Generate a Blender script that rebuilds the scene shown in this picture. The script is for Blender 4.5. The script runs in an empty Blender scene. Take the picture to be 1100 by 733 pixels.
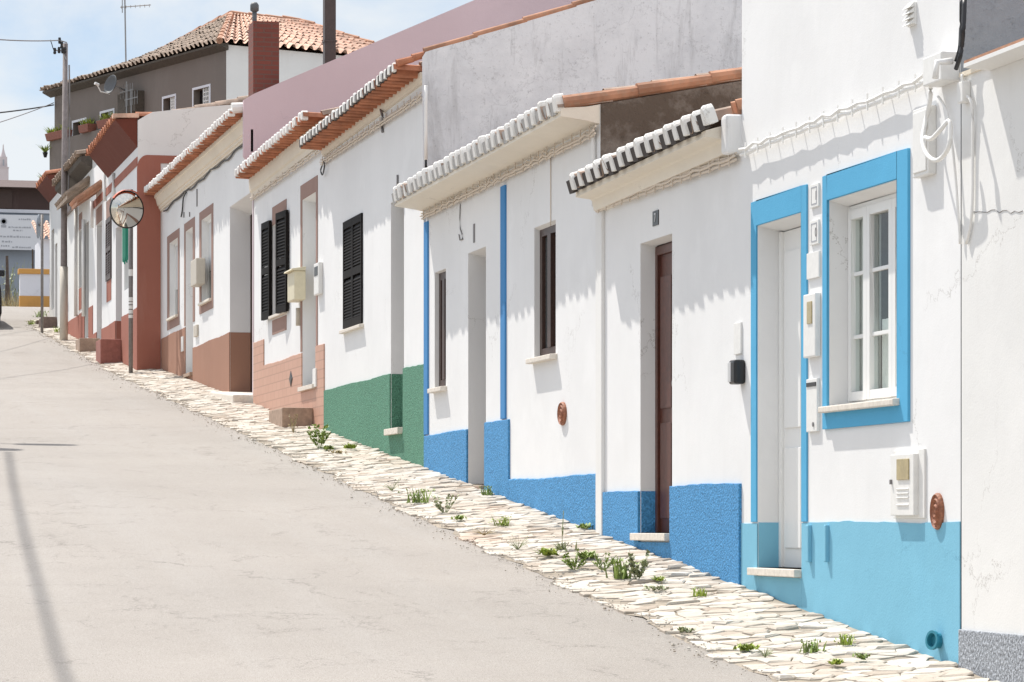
import bpy, bmesh, math, random
from math import sin, cos, tan, atan, radians, pi, sqrt
from mathutils import Vector, Matrix
random.seed(11)
S = bpy.context.scene
C = S.collection

# ------------------------------------------------------------------ measuring
# The street runs along +Y and climbs; the row of facades is the plane x = D.
# Heights and widths were measured off the photograph by intersecting sight lines with these planes.
F, CX, HZ = 3350.0, 550.0, 565.0
TH = atan(790 / F)
D, EZ = 5.77, 2.1
D7 = 5.40
def ray(px, py):
    u = (px - CX) / F; v = (HZ - py) / F
    return Vector((sin(TH) + u * cos(TH), cos(TH) - u * sin(TH), v))
def PX(px, py, X=D):
    r = ray(px, py); l = X / r.x
    return Vector((X, l * r.y, EZ + l * r.z))
def PY(px, py, Y):
    r = ray(px, py); l = Y / r.y
    return Vector((l * r.x, Y, EZ + l * r.z))
def fy(px, X=D): return PX(px, 0, X).y
def fz(px, py, X=D): return PX(px, py, X).z

GP = [(-400, -4.0), (-60, -4.0), (-12, -3.1), (14.73, -0.701), (48, 2.42), (60, 3.72), (70, 4.80), (76, 5.36), (82, 5.66), (90, 5.80), (130, 5.8), (6000, 5.8)]
def G(y):
    for (a, za), (b, zb) in zip(GP, GP[1:]):
        if y <= b:
            return EZ + za + (zb - za) * (y - a) / (b - a)
    return EZ + GP[-1][1]
EDGE = [(-60, 4.84), (14.5, 4.87), (19, 4.86), (31, 4.95), (48, 5.08), (62, 5.05), (66, 5.2), (68, 6.2), (69.5, 9.0), (140, 9.0)]
def edge(y):
    for (a, xa), (b, xb) in zip(EDGE, EDGE[1:]):
        if y <= b: return xa + (xb - xa) * max(0, (y - a)) / (b - a)
    return 9.0
def walk_z(x, y):
    e = edge(y)
    return G(y) - 0.055 * max(0.0, min(1.0, (D - x) / max(.2, D - e)))
def ground_pt(px, py):
    r = ray(px, py); l = 10.0
    for _ in range(4000):
        p = Vector((0, 0, EZ)) + r * l
        if p.z <= walk_z(p.x, p.y): return p
        l += 0.03
    return p

# ------------------------------------------------------------------ mesh helper
OFF = {}
class MB:
    def __init__(self): self.v = []; self.f = []; self.m = []; self.cur = 0
    def add(self, vs, fs):
        o = len(self.v); self.v += [Vector(p) for p in vs]
        for f in fs: self.f.append([i + o for i in f]); self.m.append(self.cur)
    def poly(self, *pts): self.add(pts, [list(range(len(pts)))])
    def box(self, x0, x1, y0, y1, z0, z1): self.sbox(x0, x1, y0, y1, z0, z0, z1, z1)
    def sbox(self, x0, x1, y0, y1, b0, b1, t0, t1):
        self.add([(x0, y0, b0), (x1, y0, b0), (x1, y1, b1), (x0, y1, b1), (x0, y0, t0), (x1, y0, t0), (x1, y1, t1), (x0, y1, t1)],
                 [[3, 2, 1, 0], [4, 5, 6, 7], [0, 1, 5, 4], [1, 2, 6, 5], [2, 3, 7, 6], [3, 0, 4, 7]])
    def obox(self, c, ax, ay, az):           # centre and three half-axis vectors
        c = Vector(c); vs = []
        for sz in (-1, 1):
            for sx, sy in ((-1, -1), (1, -1), (1, 1), (-1, 1)):
                vs.append(c + ax * sx + ay * sy + az * sz)
        self.add(vs, [[3, 2, 1, 0], [4, 5, 6, 7], [0, 1, 5, 4], [1, 2, 6, 5], [2, 3, 7, 6], [3, 0, 4, 7]])
    def extr(self, prof, y0, y1, d0=0., d1=0.):   # profile [(x,z)] swept along y
        n = len(prof)
        vs = [(x, y0, z + d0) for x, z in prof] + [(x, y1, z + d1) for x, z in prof]
        fs = [[i, (i + 1) % n, n + (i + 1) % n, n + i] for i in range(n)] + [list(range(n))[::-1], list(range(n, 2 * n))]
        self.add(vs, fs)
    def tube(self, pts, r, n=6, r2=None, caps=True):
        pts = [Vector(p) for p in pts]; k = len(pts); vs = []; fs = []
        for i, p in enumerate(pts):
            d = (pts[min(i + 1, k - 1)] - pts[max(i - 1, 0)]).normalized()
            a = d.cross(Vector((0, 0, 1)))
            if a.length < 1e-3: a = d.cross(Vector((1, 0, 0)))
            a.normalize(); b = d.cross(a)
            rr = r if r2 is None else r + (r2 - r) * i / (k - 1)
            for j in range(n):
                t = 2 * pi * j / n
                vs.append(p + a * (rr * cos(t)) + b * (rr * sin(t)))
        for i in range(k - 1):
            for j in range(n):
                fs.append([i * n + j, i * n + (j + 1) % n, (i + 1) * n + (j + 1) % n, (i + 1) * n + j])
        if caps: fs += [list(range(n))[::-1], list(range((k - 1) * n, k * n))]
        self.add(vs, fs)
    def lathe(self, c, axis, prof, n=20, up=(0, 0, 1), sx=1.0, sy=1.0):   # prof [(r, along axis)]
        c = Vector(c); ax = Vector(axis).normalized(); a = ax.cross(Vector(up))
        if a.length < 1e-3: a = ax.cross(Vector((1, 0, 0)))
        a.normalize(); b = a.cross(ax); vs = []; fs = []
        for r, h in prof:
            for j in range(n):
                t = 2 * pi * j / n
                vs.append(c + ax * h + a * (r * sx * cos(t)) + b * (r * sy * sin(t)))
        for i in range(len(prof) - 1):
            for j in range(n):
                fs.append([i * n + j, i * n + (j + 1) % n, (i + 1) * n + (j + 1) % n, (i + 1) * n + j])
        if prof[0][0] > 1e-4: fs.append(list(range(n))[::-1])
        if prof[-1][0] > 1e-4: fs.append(list(range((len(prof) - 1) * n, len(prof) * n)))
        self.add(vs, fs)
    def build(self, name, mats, parent=None, smooth=False, bevel=0., weld=True, segs=2):
        off = OFF.get(parent.name, Vector()) if parent else Vector()
        bm = bmesh.new()
        vv = [bm.verts.new(p - off) for p in self.v]
        for f, mi in zip(self.f, self.m):
            try:
                fc = bm.faces.new([vv[i] for i in f]); fc.material_index = mi; fc.smooth = smooth
            except ValueError: pass
        if weld: bmesh.ops.remove_doubles(bm, verts=bm.verts, dist=1e-5)
        bmesh.ops.recalc_face_normals(bm, faces=bm.faces)
        if bevel > 0:
            es = [e for e in bm.edges if len(e.link_faces) == 2 and e.calc_face_angle(0) > .6]
            bmesh.ops.bevel(bm, geom=es, offset=bevel, segments=segs, profile=.6, affect='EDGES', clamp_overlap=True)
        me = bpy.data.meshes.new(name); bm.to_mesh(me); bm.free()
        for m in (mats if isinstance(mats, (list, tuple)) else [mats]): me.materials.append(m)
        o = bpy.data.objects.new(name, me); C.objects.link(o)
        if parent:
            o.parent = parent; OFF[o.name] = off
        else: OFF[o.name] = Vector()
        return o
def thing(name, label, cat, loc, group=None):
    o = bpy.data.objects.new(name, None); C.objects.link(o); o.location = loc; o.empty_display_size = .3
    o['label'] = label; o['category'] = cat
    if group: o['group'] = group
    OFF[o.name] = Vector(loc); return o
def tag(o, label, cat, group=None):
    o['label'] = label; o['category'] = cat
    if group: o['group'] = group
    return o
def recentre(o):                        # put a one-mesh thing's origin at its base
    me = o.data; zs = [v.co.z for v in me.vertices]
    c = sum((v.co for v in me.vertices), Vector()) / len(me.vertices); c.z = min(zs)
    for v in me.vertices: v.co -= c
    o.location = c; return o

# ------------------------------------------------------------------ materials
def nodes(name):
    m = bpy.data.materials.new(name); m.use_nodes = True
    nt = m.node_tree; b = nt.nodes['Principled BSDF']
    return m, nt, b
def N(nt, t, **kw):
    n = nt.nodes.new(t)
    for k, v in kw.items():
        if k in n.inputs: n.inputs[k].default_value = v
        else: setattr(n, k, v)
    return n
def ramp(nt, src, stops):
    r = nt.nodes.new('ShaderNodeValToRGB'); nt.links.new(src, r.inputs[0])
    e = r.color_ramp.elements
    while len(e) > 1: e.remove(e[-1])
    e[0].position = stops[0][0]; e[0].color = (*stops[0][1], 1)
    for p, c in stops[1:]:
        q = e.new(p); q.color = (*c, 1)
    return r.outputs[0]
def mix(nt, fac, a, b, mode='MIX'):
    n = nt.nodes.new('ShaderNodeMix'); n.data_type = 'RGBA'; n.blend_type = mode
    for sock, val in ((n.inputs[0], fac), (n.inputs[6], a), (n.inputs[7], b)):
        if hasattr(val, 'links') or isinstance(val, bpy.types.NodeSocket): nt.links.new(val, sock)
        elif isinstance(val, (int, float)): sock.default_value = val
        else: sock.default_value = (*val, 1)
    return n.outputs[2]
def coords(nt, scale=(1, 1, 1)):
    g = nt.nodes.new('ShaderNodeNewGeometry'); mp = nt.nodes.new('ShaderNodeMapping')
    mp.inputs['Scale'].default_value = scale; nt.links.new(g.outputs['Position'], mp.inputs['Vector'])
    return mp.outputs[0]
def noise(nt, scale, detail=4, rough=.6, vec=None, dist=0.):
    n = N(nt, 'ShaderNodeTexNoise', Scale=scale, Detail=detail, Roughness=rough, Distortion=dist)
    nt.links.new(vec or coords(nt), n.inputs['Vector']); return n.outputs['Fac']
def bump(nt, b, h, strength, dist):
    n = N(nt, 'ShaderNodeBump', Strength=strength, Distance=dist); nt.links.new(h, n.inputs['Height'])
    nt.links.new(n.outputs[0], b.inputs['Normal']); return n
def darker(c, k): return tuple(x * k for x in c)

def plaster(name, col, stain=.25, dirt=(.42, .38, .33), bs=.25, rough=.85, seed=0., grain=90.):
    m, nt, b = nodes(name)
    big = noise(nt, .9, 5, .6); c = mix(nt, ramp(nt, big, [(.35, (0, 0, 0)), (.7, (1, 1, 1))]), darker(col, .93), col)
    st = noise(nt, 1.0, 6, .7, coords(nt, (3.2, 3.2, .5)))
    sm = ramp(nt, st, [(.52, (0, 0, 0)), (.8, (stain, stain, stain))])
    c = mix(nt, sm, c, dirt)
    sp = noise(nt, 14, 6, .75)
    c = mix(nt, ramp(nt, sp, [(.66, (0, 0, 0)), (.82, (stain * .8,) * 3)]), c, dirt)
    pr = noise(nt, 1.2, 4, .6, None, .2); c = mix(nt, ramp(nt, pr, [(.58, (0, 0, 0)), (.66, (.35,) * 3)]), c, tuple(min(.84, x * 1.05) for x in col))
    wv = N(nt, 'ShaderNodeTexNoise', Scale=4.0, Detail=6, Roughness=.7); nt.links.new(coords(nt), wv.inputs['Vector'])
    va = N(nt, 'ShaderNodeVectorMath', operation='MULTIPLY_ADD'); nt.links.new(wv.outputs['Color'], va.inputs[0]); va.inputs[1].default_value = (.45,) * 3; nt.links.new(coords(nt, (1, .7, 1)), va.inputs[2])
    vo = N(nt, 'ShaderNodeTexVoronoi', feature='DISTANCE_TO_EDGE', Scale=.8); nt.links.new(va.outputs[0], vo.inputs['Vector'])
    mk = mix(nt, 1.0, ramp(nt, vo.outputs['Distance'], [(0, (.55,) * 3), (.0035, (0, 0, 0))]), ramp(nt, noise(nt, .8, 3, .6), [(.54, (0, 0, 0)), (.62, (1, 1, 1))]), 'MULTIPLY')
    c = mix(nt, mk, c, darker(dirt, .6))
    nt.links.new(c, b.inputs['Base Color']); b.inputs['Roughness'].default_value = rough
    b.inputs['Specular IOR Level'].default_value = .25
    h1 = noise(nt, grain, 3, .6); h2 = noise(nt, 3.2, 3, .5)
    a = N(nt, 'ShaderNodeMath', operation='MULTIPLY_ADD'); nt.links.new(h2, a.inputs[0]); a.inputs[1].default_value = 3.; nt.links.new(h1, a.inputs[2])
    bump(nt, b, a.outputs[0], bs, .006)
    return m
def roughcast(name, col, bs=.9, scale=75., light=1.45, dark=.62):
    m, nt, b = nodes(name)
    n1 = noise(nt, scale, 2, .6)
    c = ramp(nt, n1, [(.32, darker(col, dark)), (.5, col), (.68, tuple(min(1, x * light + .02) for x in col))])
    big = noise(nt, 1.3, 5, .6); c = mix(nt, ramp(nt, big, [(.4, (0, 0, 0)), (.75, (.3,) * 3)]), c, tuple(min(1, x * 1.12 + .012) for x in col))
    nt.links.new(c, b.inputs['Base Color']); b.inputs['Roughness'].default_value = .8
    bump(nt, b, n1, bs, .012); return m
def plain(name, col, rough=.5, metal=0., spec=.5, var=.0, vs=20.):
    m, nt, b = nodes(name)
    b.inputs['Base Color'].default_value = (*col, 1); b.inputs['Roughness'].default_value = rough
    b.inputs['Metallic'].default_value = metal; b.inputs['Specular IOR Level'].default_value = spec
    if var > 0:
        n = noise(nt, vs, 5, .65)
        c = mix(nt, ramp(nt, n, [(.35, (0, 0, 0)), (.7, (1, 1, 1))]), darker(col, 1 - var), tuple(min(1, x * (1 + var * .6)) for x in col))
        nt.links.new(c, b.inputs['Base Color']); bump(nt, b, n, .15, .004)
    return m
def tilemat(name, col, weather=(.25, .22, .18), w=.5):
    m, nt, b = nodes(name)
    n1 = noise(nt, 5.5, 3, .6); n2 = noise(nt, 28, 5, .7)
    c = mix(nt, ramp(nt, n1, [(.38, (0, 0, 0)), (.64, (1, 1, 1))]), darker(col, .72), tuple(min(1, x * 1.18) for x in col))
    c = mix(nt, ramp(nt, n2, [(.5, (0, 0, 0)), (.75, (w,) * 3)]), c, weather)
    nt.links.new(c, b.inputs['Base Color']); b.inputs['Roughness'].default_value = .85
    bump(nt, b, n2, .3, .006); return m

def weathered(name, base, light, dark, cover=.52, bs=.6):
    """old render: blotches, runs, pitting and cracks each with a shape of its own"""
    m, nt, b = nodes(name)
    n1 = noise(nt, 1.1, 7, .72); c = mix(nt, ramp(nt, n1, [(cover - .14, (0, 0, 0)), (cover + .12, (1, 1, 1))]), base, light)
    n2 = noise(nt, 1.0, 7, .72, coords(nt, (4.5, 4.5, .7)), .4); c = mix(nt, ramp(nt, n2, [(.54, (0, 0, 0)), (.72, (.7,) * 3)]), c, dark)
    n3 = noise(nt, 7.0, 7, .8); c = mix(nt, ramp(nt, n3, [(.58, (0, 0, 0)), (.70, (.65,) * 3)]), c, dark)
    n4 = noise(nt, 30, 5, .75); c = mix(nt, ramp(nt, n4, [(.58, (0, 0, 0)), (.72, (.5,) * 3)]), c, darker(dark, .7))
    vo = N(nt, 'ShaderNodeTexVoronoi', feature='DISTANCE_TO_EDGE', Scale=.9); wv = N(nt, 'ShaderNodeTexNoise', Scale=3.0, Detail=6, Roughness=.7); nt.links.new(coords(nt), wv.inputs['Vector'])
    va = N(nt, 'ShaderNodeVectorMath', operation='MULTIPLY_ADD'); nt.links.new(wv.outputs['Color'], va.inputs[0]); va.inputs[1].default_value = (.5,) * 3; nt.links.new(coords(nt), va.inputs[2]); nt.links.new(va.outputs[0], vo.inputs['Vector'])
    ln = ramp(nt, vo.outputs['Distance'], [(0, (.28,) * 3), (.005, (0, 0, 0))]); c = mix(nt, ln, c, darker(dark, .5))
    nt.links.new(c, b.inputs['Base Color']); b.inputs['Roughness'].default_value = .9; b.inputs['Specular IOR Level'].default_value = .2
    bump(nt, b, n4, bs, .01); return m
M = {}
M['white'] = plaster('white_limewash', (.80, .80, .795), .07, bs=.14)
M['white_old'] = plaster('old_white_limewash', (.78, .775, .755), .14, bs=.16)
M['cream'] = plaster('cream_trim', (.78, .70, .58), .15, dirt=(.45, .36, .26))
M['cornice_white'] = plaster('warm_white_cornice', (.80, .74, .64), .15, dirt=(.45, .38, .3))
M['blue_rc'] = roughcast('blue_roughcast', (.055, .255, .51), light=1.3)
M['blue_paint'] = plaster('blue_paint', (.07, .25, .52), .05, dirt=(.05, .12, .25))
M['light_blue'] = plaster('light_blue_paint', (.205, .485, .64), .10, dirt=(.10, .32, .5))
M['frame_blue'] = plaster('surround_blue_paint', (.10, .40, .64), .08, dirt=(.08, .28, .5))
M['green_rc'] = roughcast('green_roughcast', (.075, .225, .145), light=1.4)
M['brown'] = plaster('brown_dado_paint', (.36, .195, .135), .22, dirt=(.45, .3, .22))
M['brown_trim'] = plaster('brown_surround_paint', (.33, .215, .18), .2, dirt=(.42, .3, .26))
M['red'] = plaster('red_oxide_paint', (.36, .14, .10), .3, dirt=(.46, .27, .22))
M['pink'] = plaster('pink_render', (.66, .52, .55), .10, dirt=(.56, .44, .46))
M['grey_gable'] = weathered('weathered_white_gable', (.63, .645, .67), (.81, .825, .845), (.37, .37, .375), .48)
M['dark_trim'] = plain('dark_eave_timber', (.09, .075, .06), .9, var=.3)
M['dark_gable'] = weathered('blackened_render', (.13, .102, .082), (.42, .38, .34), (.06, .047, .038), .53, 1.0)
M['cement'] = weathered('raw_grey_cement', (.32, .345, .375), (.46, .48, .50), (.2, .21, .23), .55, .7)
M['taupe'] = plaster('taupe_paint', (.20, .17, .15), .35, dirt=(.27, .24, .22))
M['soffit_red'] = plaster('shaded_red_soffit_paint', (.15, .045, .03), .2, dirt=(.26, .13, .09))  # red paint with the shade under the eave put into its colour
M['granite'] = roughcast('granite_chip_render', (.27, .29, .32), .8, 60., 2.0, .4)
M['terracotta'] = tilemat('terracotta_tiles', (.46, .235, .145), (.3, .25, .19), .6)
M['roof_tiles'] = tilemat('faded_roof_tiles', (.40, .29, .225), (.3, .26, .22), .7)
M['terra_under'] = tilemat('eave_tile_terracotta', (.44, .175, .095), (.42, .2, .12), .4)
M['old_tiles'] = tilemat('weathered_tiles', (.33, .25, .19), (.17, .15, .12), .8)
M['new_tiles'] = tilemat('pink_orange_tiles', (.66, .42, .31), (.62, .52, .43), .8)
M['tile_white'] = plaster('whitewashed_tile_ends', (.80, .785, .75), .75, dirt=(.30, .25, .19))
M['dish_grey'] = plain('dull_dish_grey', (.12, .125, .13), .6, .2, var=.1)  # grey darkened to carry the dish's backlit look
M['tile_dark'] = plain('dark_gap_shade', (.06, .05, .045), .9)  # near-black fill that paints in the shadow of the channels between tile ends
M['brick'] = None
M['black'] = plain('black_shutter_paint', (.010, .008, .007), .7, spec=.15, var=.2)
M['dark_wood'] = plain('dark_brown_wood', (.055, .026, .018), .45, var=.3, vs=40)
M['red_wood'] = plain('varnished_red_brown_wood', (.10, .032, .02), .4, var=.3, vs=30)
M['white_pvc'] = plain('white_window_plastic', (.8, .8, .78), .35)
M['white_metal'] = plain('white_enamel', (.78, .77, .74), .45, var=.05)
M['stone'] = plain('pale_stone_slab', (.72, .66, .58), .75, var=.15, vs=25)
M['step_stone'] = plain('brown_stone_step', (.38, .27, .2), .85, var=.25, vs=15)
M['dark_step'] = plain('dark_stone_step', (.17, .12, .1), .85, var=.25, vs=15)
M['red_step'] = plain('red_painted_step', (.33, .13, .1), .8, var=.2, vs=15)
M['cable'] = plain('cream_cable', (.62, .54, .45), .6)
M['white_cable'] = plain('white_cable_sheath', (.8, .79, .76), .45)
M['black_cable'] = plain('black_cable_sheath', (.02, .02, .022), .5)
M['grey_cable'] = plain('grey_cable_sheath', (.2, .19, .19), .6)
M['grey_metal'] = plain('galvanised_steel', (.33, .33, .33), .45, .6, var=.15)
M['post_paint'] = plain('grey_post_paint', (.22, .2, .19), .5, .3, var=.2)
M['conc_pole'] = plain('weathered_pole', (.26, .225, .215), .85, var=.2, vs=12)
M['rust'] = plain('rusty_brown_metal', (.33, .13, .07), .7, .0, var=.4, vs=60)
M['cream_box'] = plain('cream_mailbox_enamel', (.66, .60, .43), .5, var=.06)
M['beige_box'] = plain('beige_mailbox_enamel', (.55, .5, .42), .5, var=.06)
M['tan_glass'] = plain('yellowed_meter_window', (.45, .37, .2), .3, var=.2)
M['black_plastic'] = plain('black_plastic', (.012, .012, .013), .35)
M['silver'] = plain('silver_plastic', (.6, .6, .6), .35, .3)
M['teal'] = plain('teal_painted_pipe', (.03, .22, .3), .5)
M['dark_brown_flue'] = plain('dark_brown_flue_paint', (.07, .05, .045), .55, var=.15)
M['green_cloth'] = plain('green_cloth', (.03, .25, .17), .9)
M['mirror'] = plain('mirror_glass', (.66, .63, .57), .06, 1.)
M['orange_rim'] = plain('orange_rim_paint', (.55, .11, .05), .5)
M['ochre'] = plaster('ochre_paint', (.62, .33, .10), .1, dirt=(.5, .3, .12))
M['lilac_white'] = plaster('cool_white_paint', (.72, .73, .78), .1)
M['slate_blue'] = plaster('slate_blue_render', (.30, .335, .385), .4, dirt=(.4, .43, .47))
M['far_brown'] = plaster('far_brown_render', (.075, .05, .046), .4, dirt=(.16, .12, .11))
M['far_roof'] = plaster('far_brown_roof', (.12, .085, .078), .4, dirt=(.2, .15, .14))
M['banner'] = plain('banner_vinyl', (.66, .67, .70), .6, var=.03)
M['print'] = plain('faded_print', (.36, .37, .40), .7)
M['church'] = plaster('pale_church_stone', (.62, .55, .55), .2)
M['pot'] = plain('terracotta_pot', (.26, .1, .07), .8, var=.2)
M['bark'] = plain('dry_brown_wood', (.1, .075, .06), .9, var=.3)
def glass(name, col, rough=.03):
    m, nt, b = nodes(name); b.inputs['Base Color'].default_value = (*col, 1); b.inputs['Roughness'].default_value = rough
    b.inputs['Specular IOR Level'].default_value = .6; return m
M['glass'] = glass('window_glass', (.075, .085, .085))
M['glass_curtain'] = glass('curtained_glass', (.30, .31, .30), .06)
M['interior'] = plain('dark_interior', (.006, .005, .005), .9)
def clear_glass():
    m = bpy.data.materials.new('clear_window_glass'); m.use_nodes = True; nt = m.node_tree; nt.nodes.remove(nt.nodes['Principled BSDF'])
    tr = nt.nodes.new('ShaderNodeBsdfTransparent'); tr.inputs[0].default_value = (.84, .89, .87, 1); gl = nt.nodes.new('ShaderNodeBsdfGlossy'); gl.inputs['Roughness'].default_value = .02
    lw = nt.nodes.new('ShaderNodeLayerWeight'); pw = N(nt, 'ShaderNodeMath', operation='POWER'); nt.links.new(lw.outputs['Facing'], pw.inputs[0]); pw.inputs[1].default_value = 4.5; md = N(nt, 'ShaderNodeMath', operation='MULTIPLY_ADD'); nt.links.new(pw.outputs[0], md.inputs[0]); md.inputs[1].default_value = .85; md.inputs[2].default_value = .05
    mx = nt.nodes.new('ShaderNodeMixShader'); nt.links.new(md.outputs[0], mx.inputs[0]); nt.links.new(tr.outputs[0], mx.inputs[1]); nt.links.new(gl.outputs[0], mx.inputs[2])
    nt.links.new(mx.outputs[0], nt.nodes['Material Output'].inputs[0]); return m
M['clear_glass'] = clear_glass()
M['curtain'] = plain('pale_curtain_cloth', (.80, .81, .78), .95, var=.08); M['room'] = plain('dim_room_paint', (.20, .19, .17), .9, var=.2)
M['blind'] = plain('pale_roller_blind', (.6, .6, .6), .7)
def leafmat(name, col):
    m, nt, b = nodes(name)
    g = nt.nodes.new('ShaderNodeNewGeometry')
    c = ramp(nt, g.outputs['Random Per Island'], [(0, darker(col, .55)), (.5, col), (1, tuple(min(1, x * 1.5) for x in col))])
    nt.links.new(c, b.inputs['Base Color']); b.inputs['Roughness'].default_value = .6
    return m
M['leaf'] = leafmat('weed_green', (.23, .31, .075)); M['leaf_y'] = leafmat('yellow_green_leaf', (.30, .38, .06))
M['leaf_grey'] = leafmat('grey_green_leaf', (.27, .30, .16)); M['straw'] = leafmat('dry_straw', (.36, .29, .15))
def brickmat():
    m, nt, b = nodes('red_brick')
    g = nt.nodes.new('ShaderNodeNewGeometry'); sep = nt.nodes.new('ShaderNodeSeparateXYZ'); nt.links.new(g.outputs['Position'], sep.inputs[0])
    ad = N(nt, 'ShaderNodeMath', operation='ADD'); nt.links.new(sep.outputs[0], ad.inputs[0]); nt.links.new(sep.outputs[1], ad.inputs[1])
    cm = nt.nodes.new('ShaderNodeCombineXYZ'); nt.links.new(ad.outputs[0], cm.inputs[0]); nt.links.new(sep.outputs[2], cm.inputs[1])
    t = N(nt, 'ShaderNodeTexBrick', Scale=1.0); t.inputs['Brick Width'].default_value = .2; t.inputs['Row Height'].default_value = .058
    t.inputs['Mortar Size'].default_value = .008; t.inputs['Color1'].default_value = (.20, .055, .038, 1); t.inputs['Color2'].default_value = (.165, .046, .033, 1)
    t.inputs['Mortar'].default_value = (.14, .07, .055, 1); nt.links.new(cm.outputs[0], t.inputs['Vector'])
    nt.links.new(t.outputs['Color'], b.inputs['Base Color']); b.inputs['Roughness'].default_value = .85
    bump(nt, b, t.outputs['Fac'], -.4, .01); return m
M['brick'] = brickmat()
def salmon_tile():
    m, nt, b = nodes('salmon_wall_tiles')
    g = nt.nodes.new('ShaderNodeNewGeometry'); sep = nt.nodes.new('ShaderNodeSeparateXYZ'); nt.links.new(g.outputs['Position'], sep.inputs[0])
    ad = N(nt, 'ShaderNodeMath', operation='ADD'); nt.links.new(sep.outputs[0], ad.inputs[0]); nt.links.new(sep.outputs[1], ad.inputs[1])
    cm = nt.nodes.new('ShaderNodeCombineXYZ'); nt.links.new(ad.outputs[0], cm.inputs[0]); nt.links.new(sep.outputs[2], cm.inputs[1])
    t = N(nt, 'ShaderNodeTexBrick', Scale=1.0, offset=.5); t.inputs['Brick Width'].default_value = .30; t.inputs['Row Height'].default_value = .10
    t.inputs['Mortar Size'].default_value = .007; t.inputs['Color1'].default_value = (.56, .33, .24, 1); t.inputs['Color2'].default_value = (.53, .305, .22, 1)
    t.inputs['Mortar'].default_value = (.43, .25, .18, 1); nt.links.new(cm.outputs[0], t.inputs['Vector'])
    nt.links.new(t.outputs['Color'], b.inputs['Base Color']); b.inputs['Roughness'].default_value = .55
    bump(nt, b, t.outputs['Fac'], -.5, .008); return m
M['salmon'] = salmon_tile()
def roadmat():
    m, nt, b = nodes('worn_pale_asphalt')
    col = (.345, .317, .290)
    big = noise(nt, .35, 6, .65); c = mix(nt, ramp(nt, big, [(.35, (0, 0, 0)), (.68, (1, 1, 1))]), darker(col, .90), tuple(x * 1.08 for x in col))
    st = noise(nt, 1.0, 6, .65, coords(nt, (2.2, .10, 1))); c = mix(nt, ramp(nt, st, [(.45, (0, 0, 0)), (.72, (.55,) * 3)]), c, (.375, .355, .335))
    pt = noise(nt, .8, 6, .7, coords(nt, (1, .6, 1))); c = mix(nt, ramp(nt, pt, [(.56, (0, 0, 0)), (.70, (.2,) * 3)]), c, (.27, .24, .21))
    agg = noise(nt, 210, 2, .6); c = mix(nt, ramp(nt, agg, [(.36, (.95,) * 3), (.52, (0, 0, 0))]), c, (.20, .178, .155))
    ag2 = noise(nt, 120, 2, .6); c = mix(nt, ramp(nt, ag2, [(.56, (0, 0, 0)), (.68, (.6,) * 3)]), c, (.47, .44, .40))
    spk = noise(nt, 24, 5, .75); c = mix(nt, ramp(nt, spk, [(.60, (0, 0, 0)), (.74, (.35,) * 3)]), c, (.22, .195, .17))
    wv = N(nt, 'ShaderNodeTexNoise', Scale=2.6, Detail=6, Roughness=.7); nt.links.new(coords(nt), wv.inputs['Vector'])
    def cracks(scale, sc, thr, mscale, lo, hi, w):
        va = N(nt, 'ShaderNodeVectorMath', operation='MULTIPLY_ADD'); nt.links.new(wv.outputs['Color'], va.inputs[0]); va.inputs[1].default_value = (w,) * 3; nt.links.new(coords(nt, sc), va.inputs[2])
        vo = N(nt, 'ShaderNodeTexVoronoi', feature='DISTANCE_TO_EDGE', Scale=scale); nt.links.new(va.outputs[0], vo.inputs['Vector'])
        ln = ramp(nt, vo.outputs['Distance'], [(0, (1, 1, 1)), (thr, (0, 0, 0))])
        mk = ramp(nt, noise(nt, mscale, 4, .7), [(lo, (0, 0, 0)), (hi, (1, 1, 1))])
        return mix(nt, 1.0, ln, mk, 'MULTIPLY')
    k1 = cracks(.5, (1, .5, 1), .006, .9, .44, .58, .7); k2 = cracks(1.5, (1, .4, 1), .012, 1.3, .52, .61, .55); k3 = cracks(4.0, (1, .5, 1), .024, .6, .55, .64, .5)
    k = mix(nt, 1.0, mix(nt, 1.0, k1, k2, 'LIGHTEN'), k3, 'LIGHTEN')
    c = mix(nt, mix(nt, 1.0, k, (.62, .62, .62), 'MULTIPLY'), c, (.10, .088, .078))
    nt.links.new(c, b.inputs['Base Color']); b.inputs['Roughness'].default_value = .9; b.inputs['Specular IOR Level'].default_value = .2
    bump(nt, b, agg, .4, .006); return m
M['road'] = roadmat()
def stonemat():
    m, nt, b = nodes('limestone_setts')
    g = nt.nodes.new('ShaderNodeNewGeometry')
    c = ramp(nt, g.outputs['Random Per Island'], [(0, (.34, .275, .215)), (.2, (.45, .395, .33)), (.7, (.53, .485, .42)), (1, (.60, .56, .50))])
    n = noise(nt, 22, 5, .7); c = mix(nt, ramp(nt, n, [(.5, (0, 0, 0)), (.75, (.5,) * 3)]), c, (.36, .29, .22))
    big = noise(nt, .8, 4, .6); c = mix(nt, ramp(nt, big, [(.60, (0, 0, 0)), (.75, (.5,) * 3)]), c, (.46, .28, .18))
    nt.links.new(c, b.inputs['Base Color']); b.inputs['Roughness'].default_value = .85; bump(nt, b, n, .5, .012); return m
M['setts'] = stonemat()
M['gap_shade'] = plain('grey_gap_shade', (.40, .39, .375), .9, var=.2)  # grey gap fill holding the shade on the sides of the white tile ends
M['joint'] = plain('sandy_joint_dirt', (.335, .285, .225), .95, var=.35, vs=9)
M['earth'] = plain('dry_earth', (.28, .26, .235), .95, var=.3, vs=.6)

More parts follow.
